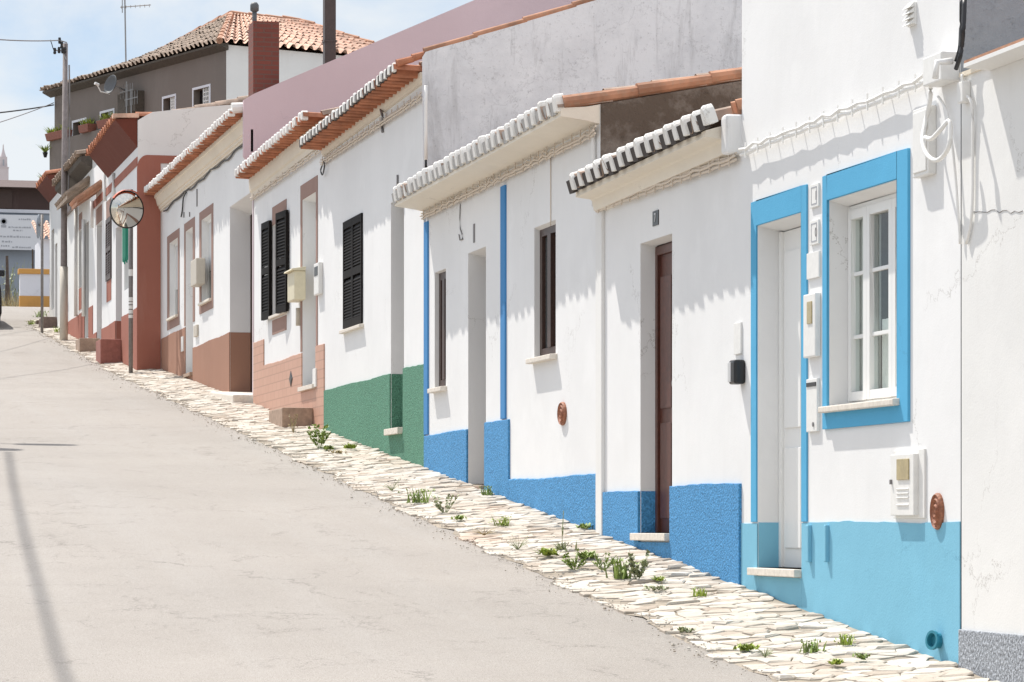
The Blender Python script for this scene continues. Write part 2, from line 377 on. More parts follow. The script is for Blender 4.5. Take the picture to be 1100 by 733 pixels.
# ------------------------------------------------------------------ builders
def facade(mb, X, y0, y1, zt0, zt1, zb, holes):
    """front wall at x=X with recessed openings (ya,yb,z0,z1,depth,dip)"""
    ys = sorted(set([y0, y1] + [h[0] for h in holes] + [h[1] for h in holes]))
    top = lambda y: zt0 + (zt1 - zt0) * (y - y0) / (y1 - y0)
    for a, b in zip(ys, ys[1:]):
        if b - a < 1e-5: continue
        hs = sorted([h for h in holes if h[0] <= a + 1e-6 and h[1] >= b - 1e-6], key=lambda h: h[2])
        z = zb
        for h in hs:
            if h[2] > z + 1e-4: mb.poly((X, a, z), (X, b, z), (X, b, h[2]), (X, a, h[2]))
            z = h[3]
        mb.poly((X, a, z), (X, b, z), (X, b, top(b)), (X, a, top(a)))
    for ya, yb, z0, z1, dp, dip in holes:
        xb = X + dp
        mb.poly((X, ya, z0), (xb, ya, z0), (xb, ya, z1 - dip), (X, ya, z1))
        mb.poly((X, yb, z0), (xb, yb, z0), (xb, yb, z1 - dip), (X, yb, z1))
        mb.poly((X, ya, z1), (xb, ya, z1 - dip), (xb, yb, z1 - dip), (X, yb, z1))
        mb.poly((X, ya, z0), (xb, ya, z0), (xb, yb, z0), (X, yb, z0))
def hole(pf, pn, pytop, pybot, dp, dip=.0, X=D, ref=None):
    """opening from far pixel column pf to near pixel column pn, top/bottom rows read at column ref"""
    r = pf if ref is None else ref
    return (fy(pn, X), fy(pf, X), fz(r, pybot, X), fz(r, pytop, X), dp, dip)
def tiles(mb, p00, p10, p01, p11, pitch=.22, course=.36, seg=8, hc=.07, hd=.035, jit=.008):
    """rows of barrel tiles over a sloping quad: p00-p10 the eave, p01-p11 the ridge"""
    p00, p10, p01, p11 = map(Vector, (p00, p10, p01, p11))
    n = max(2, round((p10 - p00).length / pitch)); L = ((p01 - p00).length + (p11 - p10).length) / 2
    cn = max(1, round(L / course)); nor = (p10 - p00).cross(p01 - p00).normalized()
    if nor.z < 0: nor = -nor
    prof = []
    for k in range(seg):
        ph = k / seg
        if ph < .56: q = (ph - .28) / .28; prof.append(hc * sqrt(max(0, 1 - q * q)))
        else: q = (ph - .78) / .22; prof.append(-hd * sqrt(max(0, 1 - q * q)))
    jr = [[random.uniform(-1, 1) * jit for _ in range(n + 1)] for _ in range(cn + 1)]
    for j in range(cn):
        ta, tb = j / cn, min(1, (j + 1.12) / cn)
        vs = []; 
        for t, lift in ((ta, .022), (tb, 0.)):
            A = p00.lerp(p01, t); B = p10.lerp(p11, t)
            for i in range(n * seg + 1):
                s = i / (n * seg); it = min(i // seg, n - 1)
                sl = (B - A).normalized()
                up = (p01 - p00).normalized()
                jj = jr[j][it]
                vs.append(A.lerp(B, s) + nor * (prof[i % seg] + lift + jj * .6) + (up * jj * 2 if lift else Vector()))
        w = n * seg + 1
        mb.add(vs, [[i, i + 1, w + i + 1, w + i] for i in range(w - 1)])
def tile_caps(mb, p00, p10, slope, pitch=.22, hc=.07, sleeve=.10, drop=.035, gap=None, jit=.01, rwf=.21, gapz=(-.045, .02), gapmat=2):
    """whitewashed plaster ends of the cover tiles along an eave"""
    p00, p10 = Vector(p00), Vector(p10); e = (p10 - p00); L = e.length; n = max(2, round(L / pitch)); e.normalize()
    pt = L / n; up = Vector((1, 0, slope)).normalized(); nor = up.cross(e)
    if nor.z < 0: nor = -nor
    for i in range(n):
        ph = (i + .28) * pt; c = p00 + e * (ph + random.uniform(-jit, jit) * 1.3) + nor * (.022 + random.uniform(-.006, .008)) - up * (.012 + random.uniform(0, .012))
        rw = rwf * pt * random.uniform(.94, 1.06); rh = hc * random.uniform(1.08, 1.25); ring = []
        for k in range(9):
            a = pi * k / 8; ring.append(e * (rw * cos(a)) + nor * (rh * sin(a)))
        low = [ring[-1] - nor * drop, ring[0] - nor * drop]
        prof = ring + low; m = len(prof); vs = []
        for d, sc in ((0, .86), (.015, 1.), (sleeve, 1.0)):
            vs += [c + up * d + q * sc for q in prof]
        fs = [list(range(m))]
        for r in range(2):
            fs += [[r * m + k, r * m + (k + 1) % m, (r + 1) * m + (k + 1) % m, (r + 1) * m + k] for k in range(m)]
        mb.add(vs, fs)
        if gap is not None:
            cc = c + e * (.5 * pt) + up * (gap + .02)
            keep = mb.cur; mb.cur = gapmat; h0_, h1_ = gapz
            mb.obox(cc + nor * ((h0_ + h1_) / 2), e * ((.5 - rwf) * pt * .98), up * .018, nor * ((h1_ - h0_) / 2)); mb.cur = keep
def cable_run(mb, y0, y1, z0, z1, X, n=3, r=.011, gap=.028, clip=.28, sag=.006, wander=.004):
    k = max(4, int((y1 - y0) / .14))
    for c in range(n):
        pts = []
        for i in range(k + 1):
            t = i / k; ph = ((y1 - y0) * t / clip) % 1
            pts.append((X - .035 - (c % 2) * .01 + random.uniform(-1, 1) * wander, y0 + (y1 - y0) * t, z0 + (z1 - z0) * t + (c - (n - 1) / 2) * gap - sag * sin(pi * ph) * (1 + c) + random.uniform(-1, 1) * wander))
        mb.tube(pts, r, 6)
    m = int((y1 - y0) / clip)
    for i in range(m + 1):
        t = (i + .5) / (m + 1); y = y0 + (y1 - y0) * t; z = z0 + (z1 - z0) * t
        mb.box(X - .05, X - .042, y - .005, y + .005, z - gap * n * .5 - .018, z + gap * n * .5 + .006); mb.box(X - .042, X, y - .004, y + .004, z - .004, z + .004)
def dado(mb, X, pieces, th=.012):
    for ya, yb, z in pieces:        # brushed top edges are never quite straight
        n = max(1, int((yb - ya) / .09)); ph = ya * 3.1
        ys = [ya + (yb - ya) * i / n for i in range(n + 1)]
        zs = [z + .005 * sin(y * 2.7 + ph) + random.uniform(-.0035, .0035) for y in ys]
        vs = []
        for y, t in zip(ys, zs): b = G(y) - .35; vs += [(X - th, y, b), (X - th, y, t), (X + .002, y, t), (X + .002, y, b)]
        fs = [[4 * i + j, 4 * i + (j + 1) % 4, 4 * i + 4 + (j + 1) % 4, 4 * i + 4 + j] for i in range(n) for j in range(4)] + [[3, 2, 1, 0], [4 * n, 4 * n + 1, 4 * n + 2, 4 * n + 3]]
        mb.add(vs, fs)
def body(mb, X, y0, y1, zf0, zf1, zb, xr, zr, xb, near=True, far=True):
    """the closed rest of a house behind its facade: gables and back wall"""
    if near: mb.poly((X, y0, zb), (xb, y0, zb), (xb, y0, zf0), (xr, y0, zr), (X, y0, zf0))
    if far: mb.poly((X, y1, zb), (xb, y1, zb), (xb, y1, zf1), (xr, y1, zr), (X, y1, zf1))
    mb.poly((xb, y0, zb), (xb, y1, zb), (xb, y1, zf1), (xb, y0, zf0))
def slab(mb, x0, x1, y0, y1, z, t): mb.box(x0, x1, y0, y1, z - t, z)
def louvre_leaf(mb, c, wdir, ndir, w, h, th=.035, slats=22, k2=1.0):
    """louvred shutter leaf: c bottom hinge corner, wdir along its width, ndir out of its face"""
    c = Vector(c); wd = Vector(wdir).normalized(); nd = Vector(ndir).normalized(); up = Vector((0, 0, 1)); st = .045
    for a in (st / 2, w - st / 2): mb.obox(c + wd * a + up * (h / 2), wd * (st / 2), nd * (th / 2), up * (h / 2))
    for z in (.04, h - .04, h * .5): mb.obox(c + wd * (w / 2) + up * z, wd * (w / 2 - st), nd * (th / 2), up * .04)
    k = int(slats * 1.5)
    for i in range(k):
        z = .09 + (h - .18) * (i + .5) / k
        if abs(z - h * .5) < .05: continue
        mb.obox(c + wd * (w / 2) + up * z, wd * (w / 2 - st), (nd * .45 - up * .9) * (h / k * .62), (nd * .9 + up * .45) * .004)
def casement(root, X, ya, yb, z0, z1, depth, fm, gm, bars=1, fw=.05, name='window', blind=None, mullion=True):
    """glazed window in a recess; frame mesh with pane child"""
    xf = X + depth; f = MB(); t = .05
    f.box(xf - .006, xf + t, ya + .001, ya + fw, z0 + .001, z1 - .001); f.box(xf - .006, xf + t, yb - fw, yb - .001, z0 + .001, z1 - .001)
    f.box(xf - .006, xf + t, ya + fw, yb - fw, z0 + .001, z0 + fw); f.box(xf - .006, xf + t, ya + fw, yb - fw, z1 - fw, z1 - .001)
    if mullion:
        ym = (ya + yb) / 2; f.box(xf - .018, xf + t, ym - fw * .7, ym + fw * .7, z0 + fw, z1 - fw)
    for i in range(bars):
        z = z0 + (z1 - z0) * (i + 1) / (bars + 1); f.box(xf + .006, xf + t, ya + fw, yb - fw, z - .012, z + .012)
    fo = f.build(name, fm, root)
    g = MB(); g.box(xf + .022, xf + .03, ya + fw * .5, yb - fw * .5, z0 + fw * .5, z1 - fw * .5); g.build('pane', gm, fo)
    if blind:
        b = MB(); b.box(xf + .012, xf + .02, ya + fw, yb - fw, z0 + (z1 - z0) * blind, z1 - fw); b.build('blind', M['blind'], fo)
    return fo
def sill(parent, X, ya, yb, z, proj=.06, t=.045, m=None, over=.04, slope=.01):
    s = MB(); s.extr([(X - proj, z - t), (X + .10, z - t), (X + .10, z), (X - proj, z - slope)], ya - over, yb + over)
    return s.build('sill', m or M['stone'], parent, bevel=.006)
def text_mesh(txt, h, thick, name, mat, parent, pos, xdir=(0, -1, 0), ydir=(0, 0, 1)):
    cu = bpy.data.curves.new(name, 'FONT'); cu.body = txt; cu.size = h; cu.extrude = thick; cu.align_x = 'CENTER'; cu.align_y = 'CENTER'
    t = bpy.data.objects.new(name, cu); C.objects.link(t)
    dg = bpy.context.evaluated_depsgraph_get(); me = bpy.data.meshes.new_from_object(t.evaluated_get(dg))
    bpy.data.objects.remove(t); bpy.data.curves.remove(cu)
    xd, yd = Vector(xdir), Vector(ydir); zd = xd.cross(yd); mt = Matrix((xd, yd, zd)).transposed().to_4x4()
    off = OFF.get(parent.name, Vector()); me.transform(Matrix.Translation(Vector(pos) - off) @ mt)
    me.materials.clear(); me.materials.append(mat); me.name = name
    o = bpy.data.objects.new(name, me); C.objects.link(o); o.parent = parent; OFF[o.name] = off
    return o
def pipe(parent, pts, r, m, name='pipe', n=8):
    a = MB(); a.tube(pts, r, n); return a.build(name, m, parent, smooth=True)
HG = 'houses in the row up the street'
# ================================================================== nearest house, plain white with granite base
XB = D + 7.5
def house(name, label, y0, X=D, group=HG, cat='house'):
    return thing(name, label, cat, (X, y0, G(y0)), group)
e = .003
yA0, yA1 = 6.5, fy(1033)
h0 = house('terraced_house', 'plain white house with grey granite chip base at the right edge of the street', yA0)
zt = fz(1037, 80)
w = MB(); facade(w, D, yA0, yA1, zt, zt, G(yA0) - .5, []); body(w, D, yA0, yA1 - .02, zt, zt, G(yA0) - .5, D + 3.5, zt + .5, XB)
w.build('wall', M['white_old'], h0)
d = MB(); zd = fz(1032, 676); d.sbox(D - .02, D + .002, yA0, yA1 - e, G(yA0) - .6, G(yA1) - .4, zd - .02, zd); d.build('dado', M['granite'], h0, bevel=.006)
yE = fy(1064)
r = MB(); r.extr([(D - .138, zt + .001), (D + 3.5, zt + .001), (D + 3.5, zt + .2), (D - .138, zt + .014)], yA0, yE)
ro = r.build('roof', M['terracotta'], h0)
c = MB(); c.extr([(D - .14, zt - .02), (D - .002, zt - .03), (D - .002, zt + .0), (D - .14, zt + .0)], yA0, yE); c.build('eave_board', M['white_old'], h0)
v = MB(); v.extr([(D - .015, zt - .01), (D + .3, zt - .01), (D + .3, zt + .02), (D - .015, zt + .012)], yE, yA1 - e); v.build('coping', M['cream'], h0)
# cracks in the plaster
random.seed(3)
k = MB(); px = 1046
pts = [PX(1044 + i * 4.2, 228 + random.uniform(-2.2, 2.2) - i * .1, D - .001) for i in range(14)]
k.tube(pts, .0022, 4); k.build('plaster_crack', M['grey_cable'], h0)

# ================================================================== two-storey house with light blue trim
yB0, yB1 = fy(1032), fy(797)
h1 = house('terraced_house', 'tall white house with light blue door surround, window surround and base', yB0)
zt = EZ + 6.2
dr = hole(814, 862, 243, 612, .16, .03); dr = (dr[0], dr[1], EZ - .253, EZ + 1.81, .16, .03)
wn = (fy(966), fy(891), EZ + .668, EZ + 1.829, .115, .03)
w = MB(); facade(w, D, yB0, yB1, zt, zt, G(yB0) - .5, [dr, wn])
body(w, D, yB0 + .02, yB1, zt, zt, G(yB0) - .5, D + 3.5, zt + .8, XB, near=False)
w.build('wall', M['white'], h1)
g = MB(); g.poly((D + .001, yB0, G(yB0) - .5), (XB, yB0, G(yB0) - .5), (XB, yB0, zt), (D + 3.5, yB0, zt + .8), (D + .001, yB0, zt))
g.build('gable_wall', M['cement'], h1)
r = MB(); tiles(r, (D - .25, yB0, zt), (D - .25, yB1, zt), (D + 3.5, yB0, zt + .85), (D + 3.5, yB1, zt + .85)); r.build('roof', M['roof_tiles'], h1, smooth=True)
zl = EZ + .02
d = MB(); dado(d, D, [(yB0, dr[0], zl), (dr[1], yB1, zl)], .006)
d.sbox(D - .006, D + .002, dr[0] + e, dr[1] - e, G(yB0) - .4, G(yB0) - .4, dr[2] - .05, dr[2] - .05)
d.box(D + .004, D + .155, dr[1] - .004, dr[1] + .001, dr[2] + .001, zl)
d.build('dado', M['light_blue'], h1)
fo = (fy(868), fy(808), EZ + 1.963)
s = MB(); X0 = D - .010; s.box(X0, D + .001, fo[0], dr[0] - e, zl + e, fo[2]); s.box(X0, D + .001, dr[1] + e, fo[1], zl + e, fo[2]); s.box(X0, D + .001, dr[0] - e, dr[1] + e, dr[3] + e, fo[2])
s.build('door_surround', M['frame_blue'], h1, bevel=.003)
wo = (fy(978), fy(886), EZ + .545, EZ + 1.975)
s = MB(); X0 = D - .016
s.box(X0, D + .001, wo[0], wn[0] - e, wo[2], wo[3]); s.box(X0, D + .001, wn[1] + e, wo[1], wo[2], wo[3])
s.box(X0, D + .001, wn[0] - e, wn[1] + e, wn[3] + e, wo[3]); s.box(X0, D + .001, wn[0] - e, wn[1] + e, wo[2], wn[2] - .02)
s.build('window_surround', M['frame_blue'], h1, bevel=.003)
# door leaf, glazing bars hidden, two tall panels
l = MB(); xl = D + .15; l.box(xl, xl + .05, dr[0] + e, dr[1] - e, dr[2] + .002, dr[3] - .035)
wd = dr[1] - dr[0]
for a, b in ((.10, .46), (.54, .90)):
    for q0, q1 in ((.06, .36), (.42, .95)):
        l.box(xl - .012, xl + .01, dr[0] + wd * a, dr[0] + wd * b, dr[2] + 2.0 * q0, dr[2] + 2.0 * q1)
l.box(xl - .02, xl + .01, dr[0] + e, dr[0] + .05, dr[2] + .002, dr[3] - .035); l.box(xl - .02, xl + .01, dr[1] - .05, dr[1] - e, dr[2] + .002, dr[3] - .035)
do = l.build('door', M['white_pvc'], h1, bevel=.004)
k = MB(); k.tube([(xl - .015, dr[0] + .09, dr[2] + 1.0), (xl - .06, dr[0] + .09, dr[2] + 1.0), (xl - .06, dr[0] + .2, dr[2] + 1.0)], .009); k.build('handle', M['grey_metal'], do)
s = MB(); s.box(D - .05, D + .16, dr[0] + .004, dr[1] + .06, dr[2] - .045, dr[2]); s.build('doorstep', M['stone'], h1, bevel=.004)
# window: two sashes in a white frame
Xw = D + wn[4]
f = MB(); t = .06
def rect(mb, ya, yb, za, zb, x0, x1, wS): 
    mb.box(x0, x1, ya, ya + wS, za, zb); mb.box(x0, x1, yb - wS, yb, za, zb); mb.box(x0, x1, ya + wS, yb - wS, za, za + wS); mb.box(x0, x1, ya + wS, yb - wS, zb - wS, zb)
rect(f, wn[0] + .001, wn[1] - .001, wn[2] + .001, wn[3] - .03, Xw - .004, Xw + t, .028)
fo_ = f.build('window', M['white_pvc'], h1, bevel=.003)
y0, y1 = wn[0] + .03, wn[1] - .03; ma, mb2 = fy(961, D + .115), fy(933.5, D + .115)
for ya, yb, gm in ((y0, ma - .001, M['clear_glass']), (ma + .001, mb2 - .001, M['clear_glass']), (mb2 + .001, y1, M['clear_glass'])):
    s = MB(); za, zb = wn[2] + .03, wn[3] - .06; rect(s, ya, yb, za, zb, Xw - .016, Xw + .035, .052)
    for q in (.335, .665):
        z = za + (zb - za) * q; s.box(Xw - .002, Xw + .02, ya + .052, yb - .052, z - .011, z + .011)
    so = s.build('sash', M['white_pvc'], fo_, bevel=.003)
    g = MB(); g.poly((Xw + .012, ya + .04, za + .04), (Xw + .012, yb - .04, za + .04), (Xw + .012, yb - .04, zb - .04), (Xw + .012, ya + .04, zb - .04)); go = g.build('pane', gm, fo_)
rm = MB(); x0, x1 = Xw + .062, Xw + 2.2
for q in (((x1, wn[0] - 1, wn[2] - .8), (x1, wn[1] + 1, wn[2] - .8), (x1, wn[1] + 1, wn[3] + .5), (x1, wn[0] - 1, wn[3] + .5)), ((x0, wn[0] - 1, wn[2] - .8), (x1, wn[0] - 1, wn[2] - .8), (x1, wn[0] - 1, wn[3] + .5), (x0, wn[0] - 1, wn[3] + .5)), ((x0, wn[1] + 1, wn[2] - .8), (x1, wn[1] + 1, wn[2] - .8), (x1, wn[1] + 1, wn[3] + .5), (x0, wn[1] + 1, wn[3] + .5)), ((x0, wn[0] - 1, wn[2] - .8), (x1, wn[0] - 1, wn[2] - .8), (x1, wn[1] + 1, wn[2] - .8), (x0, wn[1] + 1, wn[2] - .8)), ((x0, wn[0] - 1, wn[3] + .5), (x1, wn[0] - 1, wn[3] + .5), (x1, wn[1] + 1, wn[3] + .5), (x0, wn[1] + 1, wn[3] + .5))): rm.poly(*q)
rm.build('room', M['room'], h1)
def drape(ya, yb, za, zb, x, amp, nf):
    c_ = MB(); k_ = nf * 8; vs = []
    for i in range(k_ + 1):
        y_ = ya + (yb - ya) * i / k_; xx = x + amp * sin(2 * pi * i / 8) + amp * .5 * sin(i * .9)
        vs += [(xx, y_, za + .012 * sin(i * .8)), (xx, y_, zb)]
    c_.add(vs, [[2 * i, 2 * i + 2, 2 * i + 3, 2 * i + 1] for i in range(k_)]); return c_.build('curtain', M['curtain'], fo_, smooth=True)
drape(mb2 - .06, wn[1] - .034, wn[2] + .034, wn[3] - .065, Xw + .048, .005, 6)
drape(wn[0] + .034, mb2 - .075, wn[2] + .034, wn[2] + .47, Xw + .048, .005, 10)  # half-height cloth added to stand in for a car's reflection in the glass
sill(fo_, D, wn[0], wn[1], wn[2] + .012, .055, .045, M['stone'], .045)
# cable run, junction box, vent, fuse box, cable loop
c = MB(); random.seed(5)
cable_run(c, fy(1001), fy(802), fz(1001, 85), fz(802, 163), D, 2, .010, .034, .26, .010, .003); c.build('cable_run', M['white_cable'], h1, smooth=False)
b = MB(); b.box(D - .10, D, fy(1031), fy(1011), fz(1020, 91), fz(1020, 60)); jb = b.build('junction_box', M['white_metal'], h1, bevel=.008)
pp = PX(1019, 72, D - .10); n = MB(); n.tube([pp + Vector((.02, 0, .03)), pp + Vector((-.06, 0, .02)), pp + Vector((-.07, 0, -.06))], .017, 8); n.build('conduit', M['white_cable'], jb, smooth=True)
v = MB(); ya, yb = fy(985), fy(977); za, zb = fz(981, 28), fz(981, 4)
v.box(D - .012, D, ya, yb, za, zb)
for i in range(4):
    z = za + (zb - za) * (i + .5) / 4; v.extr([(D - .045, z - .015), (D - .01, z - .008), (D - .01, z + .022)], ya + .006, yb - .006)
v.build('wall_vent', M['white_metal'], h1, bevel=.002)
b = MB(); ya, yb = fy(1006), fy(989); za, zb = fz(1006, 187), fz(1006, 113); b.box(D - .045, D, ya, yb, za, zb); fb = b.build('fuse_box', M['white_metal'], h1, bevel=.006)
b = MB(); b.box(D - .052, D - .044, ya + .02, yb - .02, za + .02, zb - .02); b.build('lid', M['white_metal'], fb, bevel=.004)
def lp(px, py, off=.05): return PX(px, py, D - off)
pts = [lp(996, 84), lp(999, 88), lp(999.5, 105), lp(995, 128), lp(991, 150, .09), lp(995, 165, .1), lp(1003, 172, .1), lp(1011, 170, .1), lp(1019, 158, .1), lp(1021, 140, .09), lp(1019, 130, .09), lp(1010, 140, .12), lp(1001, 149, .12), lp(994, 148, .11)]
def smoothpts(p, k=4):
    out = []
    for i in range(len(p) - 1):
        a, b, c_, d_ = p[max(0, i - 1)], p[i], p[i + 1], p[min(len(p) - 1, i + 2)]
        for j in range(k):
            t = j / k; out.append(.5 * ((2 * b) + (c_ - a) * t + (2 * a - 5 * b + 4 * c_ - d_) * t * t + (3 * b - a - 3 * c_ + d_) * t ** 3))
    return out + [p[-1]]
pipe(h1, smoothpts(pts), .012, M['white_cable'], 'cable_loop')
pts = [lp(1008, 104, .03), lp(1017, 120, .03), lp(1022, 150, .025), lp(1026, 185, .02), lp(1029, 225, .02), lp(1031.4, 262, .015)]
pipe(h1, smoothpts(pts), .007, M['white_cable'], 'wire')
pipe(h1, smoothpts([lp(1036, 0, .03), lp(1035, 30, .05), lp(1033, 50, .05), lp(1031, 62, .06), lp(1027, 74, .06)]), .012, M['black_cable'], 'wire')
pipe(h1, smoothpts([lp(1033, 0, .03), lp(1032.5, 30, .03), lp(1031, 52, .05), lp(1027, 66, .06)]), .011, M['black_cable'], 'wire')
pipe(h0, smoothpts([lp(1033.5, 80, .02), lp(1035, 100, .02), lp(1044, 112, .02), lp(1045, 160, .012), lp(1044, 230, .012), lp(1038, 262, .012)]), .008, M['white_cable'], 'wire')
b = MB(); b.box(D - .045, D, fy(1043), fy(1037), fz(1040, 111), fz(1040, 88)); b.build('cable_clamp', M['white_metal'], h0, bevel=.008)
# number tiles, bell plate, meter box, letter box
for a in ((198, 223), (237, 263)):
    b = MB(); b.box(D - .012, D, fy(881), fy(872), fz(876, a[1]), fz(876, a[0])); nb = b.build('number_tile', M['white_metal'], h1, bevel=.003)
    b = MB(); ya, yb = fy(879.5), fy(873.5); za, zb = fz(876, a[1] - 3), fz(876, a[0] + 3); rect(b, ya, yb, za, zb, D - .0135, D - .011, .006); b.build('border', M['print'], nb)
    pz = PX(876.5, (a[0] + a[1]) / 2, D - .0125); text_mesh('1' if a[0] < 200 else '0', .075, .0015, 'digit', M['grey_cable'], nb, pz)
b = MB(); b.box(D - .014, D, fy(882), fy(868.8), fz(876, 299), fz(876, 271)); b.build('blank_plate', M['white_metal'], h1, bevel=.003)
b = MB(); ya, yb = fy(882), fy(869); za, zb = fz(870, 385), fz(870, 317); b.box(D - .036, D, ya, yb, za, zb); mb_ = b.build('meter_box', M['white_metal'], h1, bevel=.008)
b = MB(); b.box(D - .042, D - .034, ya + .05, yb - .08, za + .19, zb - .045); b.build('meter_window', M['tan_glass'], mb_, bevel=.004)
b = MB(); ya, yb = fy(881), fy(869.5); za, zb = fz(875, 464), fz(875, 407); b.box(D - .02, D, ya, yb, za, zb); lb = b.build('letter_box', M['white_metal'], h1, bevel=.004)
b = MB(); b.box(D - .024, D - .019, ya + .012, yb - .012, zb - .045, zb - .022); b.build('slot', M['black_plastic'], lb)
b = MB(); c0 = PX(873.6, 456, D - .021); b.lathe(c0, (-1, 0, 0), [(.014, 0), (.014, .004), (.006, .004)], 8); b.build('emblem', M['grey_cable'], lb)
b = MB(); b.box(D - .012, D, fy(995), fy(962), fz(978, 557), fz(978, 483)); mc = b.build('meter_cabinet', M['white_metal'], h1, bevel=.004)
ya, yb = fy(989), fy(964); za, zb = fz(977, 554), fz(977, 488)
b = MB(); b.box(D - .04, D - .011, ya, yb, za, zb)
for i, q in enumerate((.43, .36, .29, .17)):
    b.box(D - .046, D - .038, ya + .07, yb - .10, za + (zb - za) * q - .004, za + (zb - za) * q + .004)
cd = b.build('cabinet_door', M['white_metal'], mc, bevel=.004)
b = MB(); b.box(D - .047, D - .038, ya + .06, yb - .11, zb - .135, zb - .025); b.build('cabinet_window', M['tan_glass'], mc, bevel=.003)
b = MB(); b.box(D - .052, D - .038, yb - .03, yb - .018, za + .165, za + .19); b.build('latch', M['grey_cable'], mc)
def oval_vent(parent, px0, px1, py0, py1, out=.03, name='round_vent', m='rust', flat=1.0):
    ce = PX((px0 + px1) / 2, (py0 + py1) / 2, D); r = (fz(px0, py0) - fz(px0, py1)) / 2; ry = (fy(px0) - fy(px1)) / 2
    a = MB(); a.lathe(ce, (-1, 0, 0), [(1, -.002), (1.02, .012), (.93, .024), (.84, .014), (.74, .016), (.66, .026), (.55, .015), (.42, .018), (.32, .028), (.18, .02), (.0, .024)], 24, up=(0, 0, 1), sx=ry, sy=r)
    for v_ in a.v[:]: pass
    return a.build(name, M[m], parent, smooth=False)
oval_vent(h1, 1003, 1014.5, 530, 569)
for p0, p1 in ((868.6, 873.2), (888, 892)):
    b = MB(); b.box(D - .03, D - .004, fy(p1) , fy(p0) - .03, fz(p0, 604), fz(p0, 564)); b.build('conduit_cover', M['light_blue'], h1, bevel=.006)
for px, py in ((1006, 690),):
    p = PX(1010.5, 695, D); a = MB(); a.lathe(p + Vector((0, 0, .03)), (-1, -.3, .1), [(.04, -.02), (.04, .045), (.05, .045), (.05, .06), (.036, .06), (.036, .03), (0, .03)], 18); a.build('drain_pipe', M['teal'], h1, smooth=False)

# ================================================================== roofs and eaves shared recipe
def eave(root, y0, y1, tipx, tz0, tz1, slope, ridge_x, X=D, pitch=.22, caps='tile_white', roofm='roof_tiles', gap=None, capname='tile_ends', hc=.07, cornice=None, cm='cornice_white', sleeve=.10, drop=.035, flat=False, cap_y0=None, gapd=.008, rwf=.21, gapz=(-.045, .02)):
    n = MB(); dx = ridge_x - tipx
    if flat:
        n.cur = 0; tiles(n, (tipx, y0, tz0), (tipx, y1, tz1), (X + .03, y0, tz0 + .012), (X + .03, y1, tz1 + .012), pitch, hc=hc, hd=.05)
        dx -= X - tipx; n.cur = 3; tiles(n, (X - .02, y0, tz0 + .02), (X - .02, y1, tz1 + .02), (ridge_x, y0, tz0 + slope * dx), (ridge_x, y1, tz1 + slope * dx), pitch, hc=hc)
    else:
        tiles(n, (tipx, y0, tz0), (tipx, y1, tz1), (ridge_x, y0, tz0 + slope * dx), (ridge_x, y1, tz1 + slope * dx), pitch, hc=hc)
    if caps:
        n.cur = 1; cy = y0 if cap_y0 is None else cap_y0; cz = tz0 + (tz1 - tz0) * (cy - y0) / (y1 - y0)
        tile_caps(n, (tipx, cy, cz), (tipx, y1, tz1), .03 if flat else slope, pitch, hc, sleeve, drop, gapd if gap else None, rwf=rwf, gapz=gapz)
    ro = n.build('roof', [M[roofm], M[caps or roofm], M[gap or roofm], M['roof_tiles']], root, smooth=False)
    if cornice:
        k = MB(); k.extr([(x, z + tz0) for x, z in cornice], y0 + .004, y1 - .004, 0, tz1 - tz0); k.build('cornice', M[cm], root)
    return ro
def verge(root, x0, x1, z0, z1, y, m='terracotta', r=.085, name='verge_tiles', L=.55):
    a = MB(); n = max(1, round((x1 - x0) / L)); 
    for i in range(n):
        p = Vector((x0 + (x1 - x0) * i / n, y, z0 + (z1 - z0) * i / n)); q = Vector((x0 + (x1 - x0) * (i + 1.06) / n, y, z0 + (z1 - z0) * (i + 1.06) / n))
        a.tube([p + Vector((0, random.uniform(-.01, .01), .012)), q], r * 1.04, 10, r * .86)
    return a.build(name, M[m], root, smooth=False)

# ================================================================== house numbered 7
yC0, yC1 = yB1, fy(645)
h2 = house('terraced_house', 'small white house with number 7 over a narrow brown door and rough blue base', yC0)
xt = D - .23; tz1 = fz(612, 204, xt); tz0 = fz(766, 131, xt); sl = .30
dr2 = (fy(722), fy(688), EZ - .05, EZ + 1.936, .135, .02)
zt = EZ + 2.50
w = MB(); facade(w, D, yC0, yC1, zt, zt, G(yC0) - .5, [dr2]); body(w, D, yC0 + .02, yC1 - .02, zt, zt, G(yC0) - .5, D + 3.6, zt + sl * 3.6, XB, near=False)
w.build('wall', M['white'], h2)
random.seed(21)
cor = [(D - .19, -.015), (D - .19, -.055), (D - .085, -.068), (D - .07, -.08), (D - .055, -.15), (D - .02, -.157), (D + .001, -.157), (D + .001, .03), (D - .1, .01)]
ye = yC0 + .13
ro = eave(h2, ye, yC1 - .02, xt, tz0, tz1, sl, D + 3.6, gap='tile_dark', hc=.075, cornice=cor, pitch=.215, sleeve=.07, cap_y0=fy(764, xt), rwf=.23, gapz=(-.05, .045))
b = MB(); b.sbox(D - .10, D + .05, yC0 + .004, ye - .005, tz0 - .17, tz0 - .17, tz0 + .075, tz0 + .075); b.build('parapet_block', M['white'], h2, bevel=.03, segs=3)
n = MB(); tiles(n, (D - .02, yC0 + .02, tz0 + .07), (D - .02, ye - .004, tz0 + .07), (D + 3.6, yC0 + .02, tz0 + .07 + sl * 3.6), (D + 3.6, ye - .004, tz0 + .07 + sl * 3.6)); n.build('roof', M['terracotta'], h2, smooth=True)
c = MB(); cable_run(c, yC0 + .01, yC1 - .01, fz(798, 167), fz(642, 224), D, 3, .009, .024, .22, .008, .003); c.build('cable_run', M['cable'], h2)
zr0, zr1 = EZ + .262, EZ + .238
